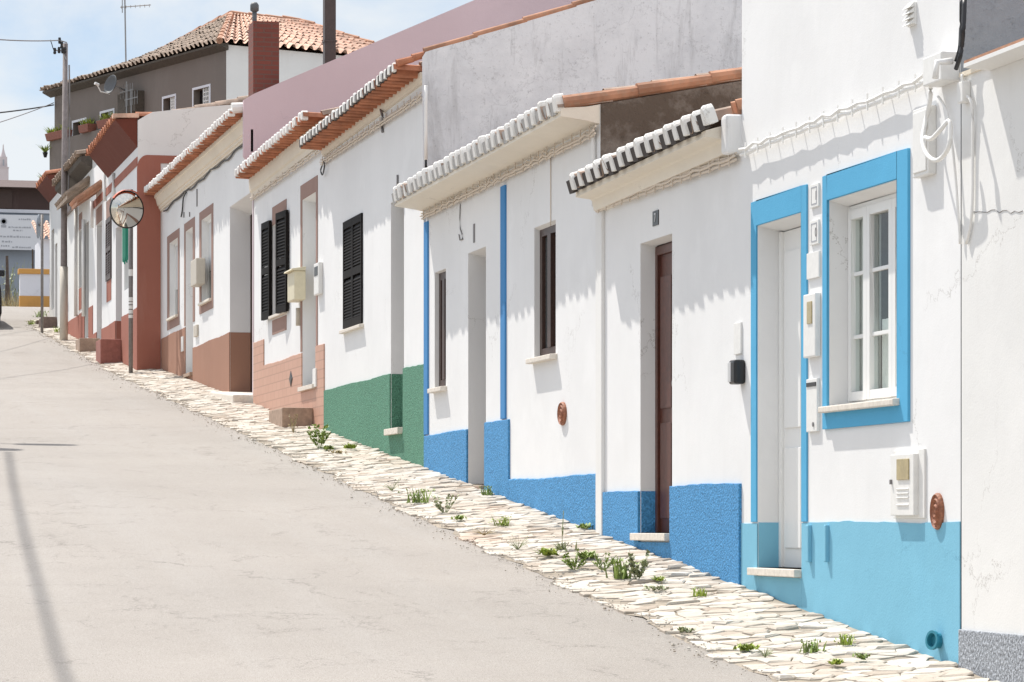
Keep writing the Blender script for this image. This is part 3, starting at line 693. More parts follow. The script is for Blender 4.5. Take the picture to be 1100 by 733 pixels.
d = MB(); dado(d, D, [(yC0 + .004, dr2[0], zr0), (dr2[1], yC1 - .004, zr1)], .02); d.sbox(D - .02, D + .002, dr2[0], dr2[1], G(yC0) - .4, G(yC0) - .4, dr2[2] - .06, dr2[2] - .06)
d.box(D + .004, D + .13, dr2[1] - .006, dr2[1] + .001, dr2[2], zr1)
d.build('dado', M['blue_rc'], h2, bevel=.008)
xl = D + .125; l = MB(); l.box(xl, xl + .05, dr2[0] + .002, dr2[1] - .002, dr2[2] + .002, dr2[3] - .022)
wd = dr2[1] - dr2[0]
l.box(xl - .022, xl + .01, dr2[1] - .06, dr2[1] - .002, dr2[2] + .002, dr2[3] - .022); l.box(xl - .022, xl + .01, dr2[0] + .002, dr2[0] + .06, dr2[2] + .002, dr2[3] - .022)
l.box(xl - .022, xl + .01, dr2[0] + .06, dr2[1] - .06, dr2[3] - .085, dr2[3] - .022)
for a, b_ in ((.12, .46), (.54, .88)):
    for q0, q1 in ((.1, .75), (.85, 1.75)): l.box(xl - .012, xl + .01, dr2[0] + wd * a, dr2[0] + wd * b_, dr2[2] + q0, dr2[2] + q1)
do = l.build('door', M['red_wood'], h2, bevel=.004)
a = MB(); a.lathe((xl - .02, dr2[0] + .16, dr2[2] + 1.0), (-1, 0, 0), [(.012, 0), (.012, .03), (.028, .035), (.028, .055), (0, .06)], 10); a.build('handle', M['grey_metal'], do)
s = MB(); s.box(D - .05, D + .13, dr2[0] + .015, dr2[1] + .10, dr2[2] - .05, dr2[2]); s.build('doorstep', M['stone'], h2, bevel=.005)
b = MB(); pz = PX(704, 234.5, D - .004); b.box(D - .006, D, pz.y - .075, pz.y + .065, pz.z - .05, pz.z + .05)
nb = b.build('number_plate', M['black_plastic'], h2); text_mesh('7', .085, .002, 'digit', M['silver'], nb, pz - Vector((.003, 0, 0)))
b = MB(); b.box(D - .028, D + .001, fy(650), fy(643.5), G(yC1) - .3, EZ + 2.26); b.build('pilaster', M['white_old'], h2, bevel=.008)
b = MB(); p = PX(798, 400, D); b.box(D - .075, D, p.y - .06, p.y + .06, p.z - .075, p.z + .075); lamp_ = b.build('wall_lamp', M['black_plastic'], h2, bevel=.02, segs=3)
b = MB(); b.box(D - .082, D - .07, p.y + .0, p.y + .055, p.z - .06, p.z + .06); b.build('lamp_face', M['silver'], lamp_, bevel=.004)
b = MB(); ya, yb = fy(806), fy(790); za, zb = fz(798, 380), fz(798, 346)
b.box(D - .012, D, fy(797.5), yb, za, zb); b.build('cover_plate', M['white_metal'], h2, bevel=.003)

# ================================================================== blue house with two windows
yD0, yD1 = yC1, fy(457)
h3 = house('terraced_house', 'long white house with thin blue vertical stripes and stepped rough blue base', yD0)
xt = D - .30; tz0 = EZ + 2.985; tz1 = EZ + 2.955; sl = .19
wA = (fy(479), fy(467), EZ + 1.232, EZ + 2.28, .045, .01); wB = (fy(597), fy(574), EZ + 1.304, EZ + 2.33, .05, .02)
dD = (fy(522), fy(503), EZ + .335, EZ + 2.335, .2, .04)
zt = EZ + 3.035
w = MB(); facade(w, D, yD0, yD1, zt, zt, G(yD0) - .5, [wA, wB, dD]); body(w, D, yD0, yD1 - .02, zt, zt, G(yD0) - .5, D + 3.6, zt + sl * 3.6, XB, near=False)
w.build('wall', M['white'], h3)
g = MB(); g.poly((D + .001, yD0, EZ + 1.0), (XB, yD0, EZ + 1.0), (XB, yD0, zt), (D + 3.6, yD0, zt + sl * 3.6), (D + .001, yD0, zt)); g.build('gable_wall', M['dark_gable'], h3)
cor = [(D - .29, .015), (D - .29, -.045), (D - .27, -.048), (D - .20, -.055), (D - .10, -.07), (D - .03, -.085), (D + .001, -.088), (D + .001, .05), (D - .1, .03)]
eave(h3, yD0 + .01, yD1 - .01, xt, tz0, tz1, sl, D + 3.6, hc=.085, cornice=cor, pitch=.225, sleeve=.08, rwf=.2, gap='gap_shade', gapd=.012, gapz=(-.045, .05))
verge(h3, xt + .03, D + 3.6, tz0 + .045, tz0 + .045 + sl * (D + 3.6 - xt), yD0 + .04, r=.05)
c = MB(); random.seed(8); cable_run(c, yD0 + .01, yD1 + .0, fz(636, 144), fz(460, 230), D, 3, .009, .027, .26, .012, .004); c.build('cable_run', M['cable'], h3)
d = MB(); dado(d, D, [(fy(548), dD[0], EZ + .865), (dD[1], yD1 - .004, EZ + .825), (yD0 + .004, fy(548) - .001, EZ + .372)], .018); d.sbox(D - .018, D + .002, dD[0], dD[1], G(yD0) - .4, G(yD0) - .4, dD[2] - .055, dD[2] - .055)
d.build('dado', M['blue_rc'], h3, bevel=.008)
for a, b_, z1, z0 in ((456.8, 460.8, EZ + 2.77, EZ + .83), (539.3, 544.2, EZ + 2.77, EZ + .87)):
    s = MB(); s.box(D - .016, D + .001, fy(b_), fy(a), z0, z1); s.build('painted_stripe', M['blue_paint'], h3, bevel=.004)
for q, bl in ((wA, None), (wB, None)):
    wo_ = casement(h3, D, *q[:4], q[4], M['dark_wood'], M['glass'], 0, .075)
    sill(wo_, D, q[0], q[1], q[2] + .012, .06, .05, M['stone'], .05)
xl = D + .195; l = MB(); l.box(xl, xl + .05, dD[0] + .002, dD[1] - .002, dD[2] + .002, dD[3] - .045)
l.box(xl - .012, xl + .01, dD[0] + .1, dD[1] - .1, dD[2] + .15, dD[2] + .85); l.box(xl - .012, xl + .01, dD[0] + .1, dD[1] - .1, dD[2] + 1.0, dD[2] + 1.8)
l.build('door', M['dark_wood'], h3, bevel=.004)
s = MB(); s.box(D - .04, D + .19, dD[0] + .02, dD[1] + .02, dD[2] - .05, dD[2]); s.build('doorstep', M['step_stone'], h3, bevel=.005)
oval_vent(h3, 601.5, 609, 432, 457)
b = MB(); b.box(D - .006, D, fy(510.4), fy(508.8), fz(509, 261), fz(509, 241)); b.build('number_plate', M['grey_cable'], h3)
pipe(h3, [PX(494 + random.uniform(-.4, .4), y_, D - .008) for y_ in (212, 222, 234, 246)] + [PX(496, 251, D - .008), PX(497, 257, D - .008), PX(494, 258, D - .008), PX(493, 252, D - .008)], .005, M['grey_cable'], 'wire')
pipe(h3, [PX(591.5, y_, D - .006) for y_ in (165, 200, 232, 243)], .004, M['cable'], 'wire')
pipe(h3, [PX(635.5, 139, D - .02), PX(637.5, 142, D - .02), PX(638, 180, D - .02), PX(638, 222, D - .02)], .016, M['white_cable'], 'pipe')

# ================================================================== green house
yF0, yF1 = yD1, fy(349)
h4 = house('terraced_house', 'white house with rough green base and closed black louvred shutters', yF0)
xt = D - .27; tz0 = fz(449, 66, xt); tz1 = fz(322, 162, xt); tzm = (tz0 + tz1) / 2; tz0 = EZ + 4.15; tz1 = EZ + 4.09; sl = .335
wF = (fy(390), fy(370), EZ + 2.05, EZ + 3.165, .05, .0); dF = (fy(434), fy(420), EZ + .932, EZ + 3.115, .22, .02)
zt = EZ + 4.14; zg = EZ + 4.33
w = MB(); facade(w, D, yF0, yF1, zt, zt, G(yF0) - .5, [wF, dF]); body(w, D, yF0, yF1 - .02, zt, zt, G(yF0) - .5, D + 4.2, zt + sl * 4.2, XB + 1, near=False)
w.build('wall', M['white'], h4)
g = MB(); g.poly((D + .001, yF0, EZ + 1.0), (XB + 1, yF0, EZ + 1.0), (XB + 1, yF0, zt), (D + 4.2, yF0, zg + sl * 4.2), (D + .001, yF0, zg), (D - .03, yF0, zg - .05), (D - .03, yF0, zt)); g.build('gable_wall', M['grey_gable'], h4)
cor = [(D - .04, -.05), (D - .03, -.08), (D - .02, -.09), (D - .02, -.10), (D + .001, -.10), (D + .001, .0), (D - .04, .0)]
random.seed(31)
eave(h4, yF0 + .03, yF1 + .02, xt, tz0, tz1, sl, D + 4.2, gap='tile_dark', roofm='terra_under', hc=.06, cornice=cor, cm='cream', pitch=.20, sleeve=.03, drop=.02, flat=True, rwf=.2, gapz=(-.03, .05))
zz = lambda x: tz0 + sl * (x - xt)
verge(h4, D - .01, D + 4.2, zg + .0, zg + sl * 4.2 + .015, yF0 + .02, L=.45, r=.03)
verge(h4, xt + .01, D + .03, tz0 + .06, zg - .01, yF0 + .04, 'terra_under', L=.16, r=.035)
c = MB(); random.seed(9); cable_run(c, yF0 + .02, yF1 + .05, tzm - .135, tzm - .135, D, 3, .009, .026, .3, .008, .003); c.build('cable_run', M['cable'], h4)
d = MB(); dado(d, D, [(yF0 + .004, dF[0], EZ + 1.485), (dF[1], yF1 - .004, EZ + 1.465)], .014)
d.sbox(D - .014, D + .002, dF[0], dF[1], G(yF0) - .4, G(yF0) - .4, dF[2] - .05, dF[2] - .05); d.box(D + .004, D + .21, dF[1] - .006, dF[1] + .001, dF[2], EZ + 1.465)
d.build('dado', M['green_rc'], h4, bevel=.006)
xl = D + .215; l = MB(); l.box(xl, xl + .05, dF[0] + .002, dF[1] - .002, dF[2] + .002, dF[3] - .022); l.box(xl - .012, xl + .01, dF[0] + .1, dF[1] - .1, dF[2] + .2, dF[2] + 1.9); l.build('door', M['dark_wood'], h4, bevel=.004)
s = MB(); s.box(D - .06, D + .21, dF[0] + .02, dF[1] + .06, dF[2] - .06, dF[2]); s.build('doorstep', M['stone'], h4, bevel=.005)
wmid = (wF[0] + wF[1]) / 2; hh = wF[3] - wF[2] - .004
wo_ = MB(); rect(wo_, wF[0] + .001, wF[1] - .001, wF[2] + .001, wF[3] - .001, D + .02, D + .06, .03); wo_ = wo_.build('window', M['black'], h4)
for y_, dirn in ((wF[0] + .004, 1), (wF[1] - .004, -1)):
    s = MB(); louvre_leaf(s, (D - .004, y_, wF[2] + .003), (0, dirn, 0), (-1, 0, 0), wmid - wF[0] - .006, hh, .03, 20)
    s.build('shutter', M['black'], wo_)
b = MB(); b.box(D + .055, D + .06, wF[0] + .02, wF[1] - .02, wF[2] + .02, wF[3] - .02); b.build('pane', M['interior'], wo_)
sill(wo_, D, wF[0], wF[1], wF[2] - .002, .05, .045, M['stone'], .05)
pipe(h4, [PX(457.5, y_, D - .03) for y_ in (92, 110, 140, 172)], .016, M['white_cable'], 'pipe')
pipe(h4, [PX(457.5, y_, D - .03) for y_ in (172, 181)], .012, M['black_cable'], 'wire')
pipe(h4, [PX(427, y_, D - .01) for y_ in (188, 199)], .01, M['grey_cable'], 'wire')
b = MB(); 
for px, py in ((352, 158), (353, 170), (356, 178)): pass
pipe(h4, smoothpts([PX(409, 118, D - .03), PX(411, 126, D - .05), PX(410, 134, D - .02), PX(411, 142, D - .015)]), .014, M['grey_cable'], 'wire')
pipe(h4, smoothpts([PX(347, 172, D - .03), PX(348.5, 178, D - .05), PX(346.5, 188, D - .03), PX(344.5, 183, D - .04), PX(347, 176, D - .03)]), .008, M['black_cable'], 'wire')

# ================================================================== salmon-tiled house
yH0, yH1 = yF1, fy(273)
h5 = house('terraced_house', 'white house with salmon brick-pattern tile base and half open black shutters', yH0)
xt = D - .24; tz0 = fz(345, 125, xt); tz1 = fz(261, 183, xt); tz0 = EZ + 4.395; tz1 = EZ + 4.33; sl = .30
wH = (fy(308), fy(293), EZ + 2.5, EZ + 3.585, .10, .02); dH = (fy(340), fy(325), EZ + 1.56, EZ + 3.67, .16, .03)
zt = tz1 + .03
w = MB(); facade(w, D, yH0, yH1, zt, zt, G(yH0) - .5, [wH, dH]); body(w, D, yH0 + .02, yH1 - .02, zt, zt, G(yH0) - .5, D + 3, zt + sl * 3, XB, near=False)
w.build('wall', M['white'], h5)
cor = [(D - .06, -.02), (D - .06, -.07), (D - .05, -.18), (D - .03, -.20), (D - .03, -.26), (D + .001, -.26), (D + .001, .0)]
random.seed(41)
eave(h5, yH0 - .05, yH1 + .05, xt, tz0, tz1, sl, D + 3, roofm='terra_under', hc=.058, cornice=cor, cm='cream', pitch=.21, sleeve=.07, drop=.03, flat=True)
c = MB(); cable_run(c, yH0 + .1, yH1 + .0, tz0 - .31, tz1 - .27, D, 2, .010, .03, .5, .012, .003); c.build('cable_run', M['cable'], h5)
d = MB(); zk = EZ + 1.945
dado(d, D, [(yH0 + .004, dH[0], EZ + 1.975), (dH[1], fy(284) - .001, zk), (fy(284), yH1 - .004, EZ + 2.27)], .014)
d.sbox(D - .014, D + .002, dH[0], dH[1], G(yH0) - .4, G(yH0) - .4, dH[2] - .05, dH[2] - .05); d.build('dado', M['salmon'], h5, bevel=.004)
s = MB(); s.box(D - .008, D + .001, wH[0], wH[1], wH[3] + .002, EZ + 3.80); s.build('lintel_panel', M['brown_trim'], h5)
s = MB(); s.box(D - .008, D + .001, wH[0], wH[1], EZ + 2.28, wH[2] - .05); s.build('apron', M['brown_trim'], h5)
s = MB(); ya, yb = fy(341.5), fy(323.3); s.box(D - .008, D + .001, ya, dH[0] - e, zk, EZ + 3.84); s.box(D - .008, D + .001, dH[1] + e, yb, zk + .02, EZ + 3.84); s.box(D - .008, D + .001, dH[0] - e, dH[1] + e, dH[3] + e, EZ + 3.84); s.build('door_surround', M['brown_trim'], h5)
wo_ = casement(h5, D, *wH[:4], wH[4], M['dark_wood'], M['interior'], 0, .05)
sill(wo_, D, wH[0], wH[1], wH[2] + .01, .05, .045, M['stone'], .03)
hh = 1.17; lw = .46
for hy, ang in ((wH[1] + .0, radians(3)), (wH[0] - .22, radians(6))):
    s = MB(); dv = Vector((-sin(ang), cos(ang), 0)); nd = Vector((-cos(ang), -sin(ang), 0)) if ang < 1.5 else Vector((cos(ang), sin(ang), 0)); louvre_leaf(s, (D - .03, hy, wH[2] - .02), dv, nd, lw, hh, .035, 18); s.build('shutter', M['black'], wo_)
xl = D + .155; l = MB(); l.box(xl, xl + .05, dH[0] + .002, dH[1] - .002, dH[2] + .002, dH[3] - .035); l.box(xl - .012, xl + .01, dH[0] + .1, dH[1] - .1, dH[2] + .15, dH[2] + .9); l.box(xl - .012, xl + .01, dH[0] + .1, dH[1] - .1, dH[2] + 1.02, dH[2] + 1.9); l.build('door', M['white_pvc'], h5, bevel=.004)
s = MB(); s.box(D - .05, D + .155, dH[0] + .01, dH[1] + .05, dH[2] - .05, dH[2]); s.build('doorstep', M['stone'], h5, bevel=.005)
b = MB(); ya, yb = fy(319, D - .1), fy(311.5, D - .1); za, zb = fz(312, 325, D - .1), fz(312, 294, D - .1); b.box(D - .13, D, ya, yb, za, zb); bx_ = b.build('mailbox', M['cream_box'], h5, bevel=.012)
b = MB(); b.extr([(D - .17, zb), (D + .0, zb), (D + .0, zb + .045), (D - .16, zb + .02)], ya - .02, yb + .02); b.build('lid', M['cream_box'], bx_, bevel=.004)
b = MB(); ya, yb = fy(347), fy(341.8); za, zb = fz(344, 317), fz(344, 283); b.box(D - .05, D, ya, yb, za, zb); bx_ = b.build('intercom', M['white_metal'], h5, bevel=.01)
b = MB(); b.box(D - .054, D - .049, ya + .05, yb - .05, zb - .14, zb - .04); b.build('camera_window', M['black_plastic'], bx_)
b = MB(); b.box(D - .03, D - .01, fy(341.8), fy(338.5), fz(340, 416), fz(340, 396)); b.build('utility_box', M['white_metal'], h5, bevel=.004)
b = MB(); ce = PX(314, 407, D); b.lathe(ce, (-1, 0, 0), [(.09, .0), (.09, .02), (.06, .026), (0, .026)], 4, sx=1.3, sy=1.0); b.build('round_vent', M['black_plastic'], h5)
pipe(h5, [PX(320.5, y_, D - .02) for y_ in (331, 340, 350)], .03, M['beige_box'], 'bell_push')
ya = fy(338); xo = PY(303, 450, ya).x
s = MB(); s.sbox(xo, D - .016, ya, ya + .95, G(ya) - .3, G(ya + .95) - .3, fz(338, 438), fz(338, 438)); s.build('doorstep', M['step_stone'], h5, bevel=.015)

# ================================================================== brown-based pink-gabled house
yI0, yI1 = fy(272), fy(173)
h6 = house('terraced_house', 'white house with plain brown base, brown window surrounds and tall pink gable', yI0)
xt = D - .27; tz0 = fz(258, 114, xt); tz1 = fz(156, 207, xt); sl = .42
zA, zB = EZ + 4.38, EZ + 2.96
w1 = (fy(191.5), fy(182.2), EZ + 3.12, EZ + 4.26, .08, .02); w2 = (fy(227.5), fy(216.6), EZ + 3.10, EZ + 4.26, .08, .02)
dI = (fy(207.5), fy(199.5), EZ + 2.19, EZ + 4.26, .16, .04); gI = (yI0 + .03, fy(247), G(yI0) - .1, EZ + 4.17, .28, .10)
zt = (tz0 + tz1) / 2 + .05
w = MB(); facade(w, D, yI0, yI1, tz0 + .05, tz1 + .05, G(yI0) - .5, [w1, w2, dI, gI]); body(w, D, yI0, yI1 - .02, tz0 + .05, tz1 + .05, G(yI0) - .5, D + 4.4, tz0 + sl * 4.7, XB + 1.5, near=False)
w.build('wall', M['white'], h6)
g = MB(); pA = PY(272.5, 101, yI0); pB = PY(510, 0, yI0); dzx = (pB.z - pA.z) / (pB.x - pA.x)
xr = D + 4.4; zr = pA.z + dzx * (xr - pA.x)
g.poly((D - .12, yI0, EZ + 4.6), (D + .001, yI0, EZ + 4.4), (D + .001, yI0, EZ + 1), (XB + 1.5, yI0, EZ + 1.0), (XB + 1.5, yI0, pA.z), (xr, yI0, zr), (pA.x, yI0, pA.z), (D - .12, yI0, pA.z - .08))
gp = MB(); gp.add([v + Vector((0, o_, 0)) for o_ in (0, .08) for v in g.v], [list(range(8)), list(range(8, 16))[::-1]] + [[i, (i + 1) % 8, 8 + (i + 1) % 8, 8 + i] for i in range(8)])
gp.build('gable_wall', M['pink'], h6)
cor = [(D - .12, -.02), (D - .12, -.07), (D - .10, -.08), (D - .07, -.19), (D - .05, -.20), (D - .05, -.235), (D - .03, -.245), (D - .03, -.27), (D + .001, -.27), (D + .001, .0)]
random.seed(51)
eave(h6, yI0 + .1, yI1 + .1, xt, tz0, tz1, .36, D + 4.4, roofm='terra_under', hc=.055, cornice=cor, cm='cream', pitch=.22, sleeve=.08, drop=.03, flat=True)
b = MB(); b.box(xt + .02, D + .6, yI0 + .085, yI0 + .2, tz0 + .06, tz0 + .16); 
verge(h6, xt + .02, D + .35, tz0 + .07, tz0 + .16, yI0 + .13, 'tile_white', .07, 'verge_tiles', .3)
pts = []
for i in range(26):
    px = 176 + (266 - 176) * i / 25; py = 226 - (226 - 152) * i / 25 + 1.5 * sin(i * 1.7) + 1.2 * sin(i * .7 + 1)
    pts.append(PX(px, py, D - .02))
pipe(h6, pts, .012, M['black_cable'], 'cable')
pipe(h6, smoothpts([PX(200, 207, D - .02), PX(197, 213, D - .03), PX(196, 225, D - .02), PX(194.6, 233, D - .02)]), .011, M['black_cable'], 'wire')
for px, y0_, y1_ in ((197.5, 228, 234), (203.6, 228, 233), (211.5, 203, 222)): pipe(h6, [PX(px, y0_, D - .01), PX(px, y1_, D - .01)], .008, M['grey_cable'], 'wire')
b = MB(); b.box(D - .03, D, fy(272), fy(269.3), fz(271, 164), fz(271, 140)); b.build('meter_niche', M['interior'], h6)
d = MB(); dado(d, D, [(gI[1], dI[0], EZ + 2.53), (dI[1], yI1 - .004, EZ + 2.88)], .01); d.box(D + .004, D + .27, gI[1] - .006, gI[1] + .001, G(gI[1]) - .3, EZ + 2.53)
d.sbox(D - .01, D + .002, dI[0], dI[1], G(yI0) - .4, G(yI0) - .4, dI[2] - .05, dI[2] - .05); d.build('dado', M['brown'], h6)
for q, pf, pn in ((w1, 180, 193), (w2, 214.6, 229.3)):
    ya, yb = fy(pn), fy(pf); s = MB(); x0 = D - .008
    s.box(x0, D + .001, ya, q[0] - e, zB, zA); s.box(x0, D + .001, q[1] + e, yb, zB, zA); s.box(x0, D + .001, q[0] - e, q[1] + e, q[3] + e, zA); s.box(x0, D + .001, q[0] - e, q[1] + e, zB, q[2] - .035)
    s.build('window_surround', M['brown_trim'], h6)
    wo_ = casement(h6, D, *q[:4], q[4], M['white_pvc'], M['glass'], 0, .05, blind=.38, mullion=False)
    sill(wo_, D, q[0], q[1], q[2] + .01, .05, .045, M['cornice_white'], .04)
s = MB(); ya, yb = fy(209.5), fy(198.3); s.box(D - .008, D + .001, ya, dI[0] - e, EZ + 2.9, zA); s.box(D - .008, D + .001, dI[1] + e, yb, EZ + 2.9, zA); s.box(D - .008, D + .001, dI[0] - e, dI[1] + e, dI[3] + e, zA); s.build('door_surround', M['brown_trim'], h6)
xl = D + .155; l = MB(); l.box(xl, xl + .05, dI[0] + .002, dI[1] - .002, dI[2] + .002, dI[3] - .045); l.box(xl - .012, xl + .01, dI[0] + .1, dI[1] - .1, dI[2] + .2, dI[2] + 1.8); l.build('door', M['white_pvc'], h6)
s = MB(); s.box(D - .05, D + .155, dI[0] + .01, dI[1] + .05, dI[2] - .05, dI[2]); s.build('doorstep', M['step_stone'], h6, bevel=.005)
xl = D + .275; l = MB(); l.box(xl, xl + .04, gI[0] + .002, gI[1] - .002, gI[2], gI[3] - .105)
for i in range(12): 
    yy = gI[0] + (gI[1] - gI[0]) * (i + .5) / 12; l.box(xl - .012, xl + .01, yy - .05, yy + .05, gI[2], gI[3] - .11)
l.build('garage_door', M['dark_wood'], h6)
b = MB(); ya, yb = fy(213, D - .1), fy(207, D - .1); b.box(D - .13, D, ya, yb, fz(210, 307, D - .1), fz(210, 279, D - .1)); bx_ = b.build('mailbox', M['beige_box'], h6, bevel=.015, segs=3)
b = MB(); b.box(D - .03, D, fy(213.5), fy(210), fz(211, 362), fz(211, 350)); b.build('bell_plate', M['beige_box'], h6, bevel=.004)
b = MB(); b.box(D - .03, D - .006, fy(198.4), fy(196.5), fz(197, 378), fz(197, 362)); b.build('utility_box', M['white_metal'], h6, bevel=.004)
b = MB(); b.sbox(D - .25, D + .3, gI[0], gI[1] + .1, G(gI[0]) - .3, G(gI[1]) - .3, G(gI[0]) + .10, G(gI[1] + .1) + .03); b.build('ramp', M['stone'], h6, bevel=.02)
# chimney with metal cowl, dark flue
yc = yI0 + .35; a0 = PY(272, 95, yc); a1 = PY(300, 95, yc); zc = PY(285, 23, yc).z
b = MB(); b.box(a0.x, a1.x, yc, yc + .42, EZ + 5, zc); ch = b.build('chimney', M['brick'], h6, bevel=.006)
p = PY(273, 22, yc + .1); b = MB(); b.tube([p + Vector((.02, .1, -.1)), p + Vector((.02, .1, .13))], .03, 10); b.lathe(p + Vector((.02, .1, .17)), (0, 0, 1), [(.03, -.05), (.055, -.03), (.055, .04), (.035, .07), (0, .075)], 12); b.build('cowl', M['dish_grey'], ch, smooth=True)
yc = yI0 + 1.2; f0 = PY(349, 60, yc); f1 = PY(361, 60, yc); b = MB(); b.box(f0.x, f1.x, yc, yc + .16, EZ + 5, EZ + 7.6); fl = b.build('flue', M['dark_brown_flue'], h6, bevel=.01)
zj = PY(355, 44, yc).z; b = MB(); b.box(f0.x - .008, f1.x + .008, yc - .008, yc + .168, zj - .012, zj + .012); b.build('joint_band', M['dark_brown_flue'], fl)
# ================================================================== red-cornered house, stands a step forward
y70, y71 = 47.95, fy(100, D7)
h7 = house('terraced_house', 'white house with brick-red corner, base and curved white gable behind the convex mirror', y70, D7)
def f7(p): return fy(p, D7)
q2 = (f7(131), f7(124.4), G(f7(131)) + .12, EZ + 4.86, .2, .02); qw = (f7(120), f7(114.5), EZ + 4.1, EZ + 5.14, .06, .0)
qd = (f7(109.4), f7(104), G(f7(109)) + .1, EZ + 5.2, .2, .02); qn = (f7(143), f7(133.5), EZ + 3.75, EZ + 4.72, .12, .0)
zt = EZ + 6.25
w = MB(); facade(w, D7, y70, y71, zt, zt, G(y70) - .5, [q2, qw, qd, qn]); body(w, D7, y70 + .1, y71 - .02, zt, zt, G(y70) - .5, D7 + 4, zt + .8, XB, near=False)
w.build('wall', M['white'], h7)
# gable parapet with a curved shoulder
def py7(px, py): 
    p = PY(px, py, y70); return (p.x, p.z)
prof = [(D7 + .001, EZ + 1.5), (D7 + .001, zt - .02)] + [py7(157, 124), py7(164, 120.5), py7(178, 119), py7(210, 116), py7(243, 113)]
xe = prof[-1][0]; prof += [(xe + 2.5, prof[-1][1] + .1), (xe + 2.5, EZ + 1.5)]
g = MB(); n = len(prof); vs = [(x, y, z) for y in (y70, y70 + .25) for x, z in prof]
g.add(vs, [list(range(n)), list(range(n, 2 * n))[::-1]] + [[i, (i + 1) % n, n + (i + 1) % n, n + i] for i in range(n)]); g.build('gable_wall', M['white_old'], h7)
# red corner, band and base
zb = EZ + 5.60; zr = EZ + 3.35
d = MB(); dado(d, D7, [(y70 + .012, q2[0], zr), (q2[1], qd[0], zr), (qd[1], y71 - .004, zr)], .012)
d.box(D7 + .004, D7 + .19, q2[1] - .004, q2[1] + .001, q2[2], zr)
d.build('dado', M['red'], h7)
s = MB(); xk = PY(172.5, 200, y70).x; xk2 = PY(192, 200, y70).x
yo = y70 - .014
arc = [(D7 - .012, zb - .35)] + [(D7 - .012 + .16 * (1 - cos(t)), zb - .12 + .22 * sin(t)) for t in [i * pi / 12 for i in range(7)]]
pf = [(D7 - .012, G(y70) - .4)] + arc + [(xk2, zb + .10), (xk2, zb - .02), (xk, zb - .02), (xk, G(y70) - .4)]
n = len(pf); vs = [(x, y, z) for y in (yo, y70 + .001) for x, z in pf]
s.add(vs, [list(range(n)), list(range(n, 2 * n))[::-1]] + [[i, (i + 1) % n, n + (i + 1) % n, n + i] for i in range(n)])
s.build('corner_pilaster', M['red'], h7)
s = MB(); s.box(D7 - .014, D7 + .001, y70 + .01, y71 - .01, zb - .06, zb + .07); s.build('string_course', M['red'], h7)
random.seed(61)
yv0 = y70 + .02; xt7 = PY(122, 126, yv0).x; zt7 = PY(122, 128, yv0).z
n = MB(); ye7 = f7(116)
tiles(n, (xt7, yv0, zt7), (xt7, ye7, zt7 - .05), (D7 + .3, yv0, zt7 + .06), (D7 + .3, ye7, zt7 + .05), .22)
n.cur = 1; tiles(n, (D7 + .25, y70 + .3, zt7 + .05), (D7 + .25, y71, zt7 + .05), (D7 + 4, y70 + .3, zt7 + .9), (D7 + 4, y71, zt7 + .9), .22)
ro = n.build('roof', [M['terra_under'], M['roof_tiles']], h7, smooth=True)
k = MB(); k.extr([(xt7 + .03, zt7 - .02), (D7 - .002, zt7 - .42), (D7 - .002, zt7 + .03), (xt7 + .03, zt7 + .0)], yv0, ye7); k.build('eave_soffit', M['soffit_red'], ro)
k = MB(); k.extr([(xt7 - .01, zt7 + .02), (D7 + .02, zt7 + .03), (D7 + .02, zt7 + .1), (xt7 - .01, zt7 + .08)], yv0 - .03, yv0 + .14); k.build('verge', M['new_tiles'], ro)
for q, nm in ((q2, 'door'), (qd, 'door')):
    l = MB(); xl = D7 + .195; l.box(xl, xl + .05, q[0] + .002, q[1] - .002, q[2], q[3] - .022); l.box(xl - .012, xl + .01, q[0] + .12, q[1] - .12, q[2] + .15, q[2] + .8); l.box(xl - .012, xl + .01, q[0] + .12, q[1] - .12, q[2] + .95, q[2] + 1.75); l.build(nm, M['dark_wood'], h7)
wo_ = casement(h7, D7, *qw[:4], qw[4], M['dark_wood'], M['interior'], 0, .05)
ym = (qw[0] + qw[1]) / 2
for y_, dr_ in ((qw[0] + .004, 1), (qw[1] - .004, -1)):
    s = MB(); louvre_leaf(s, (D7 - .006, y_, qw[2] + .003), (0, dr_, 0), (-1, 0, 0), ym - qw[0] - .006, qw[3] - qw[2] - .01, .03, 14); s.build('shutter', M['dark_wood'], wo_)
s = MB(); s.box(D7 - .008, D7 + .001, qw[0] + .05, qw[1] - .05, qw[2] - .35, qw[2] - .01); s.build('apron', M['red'], h7)
s = MB(); s.box(D7 - .008, D7 + .001, qw[0], qw[1], qw[3] + .01, qw[3] + .3); s.build('lintel_panel', M['brown_trim'], h7)
s = MB(); s.box(D7 - .008, D7 + .001, qd[0] - .06, qd[1] + .06, qd[3] + .01, qd[3] + .28); s.build('lintel_panel', M['brown_trim'], h7)
wo_ = casement(h7, D7, *qn[:4], qn[4], M['white_pvc'], M['glass'], 1, .05)
cl = MB(); yy0, yy1 = f7(139.8), f7(136); k_ = 10
for i in range(k_):
    a = yy0 + (yy1 - yy0) * i / k_; b_ = yy0 + (yy1 - yy0) * (i + 1) / k_; za = EZ + 4.17 + .04 * sin(i * 2.1)
    cl.sbox(D7 - .05 - .02 * (i % 2), D7 - .03 - .02 * (i % 2), a, b_, za, za + .03, EZ + 4.78, EZ + 4.78)
clo = recentre(cl.build('hanging_cloth', M['green_cloth'])); tag(clo, 'green cloth hanging outside the window of the red-cornered house behind the mirror post', 'cloth')
cp = MB(); yy0, yy1 = f7(107), f7(93.5 + 5)
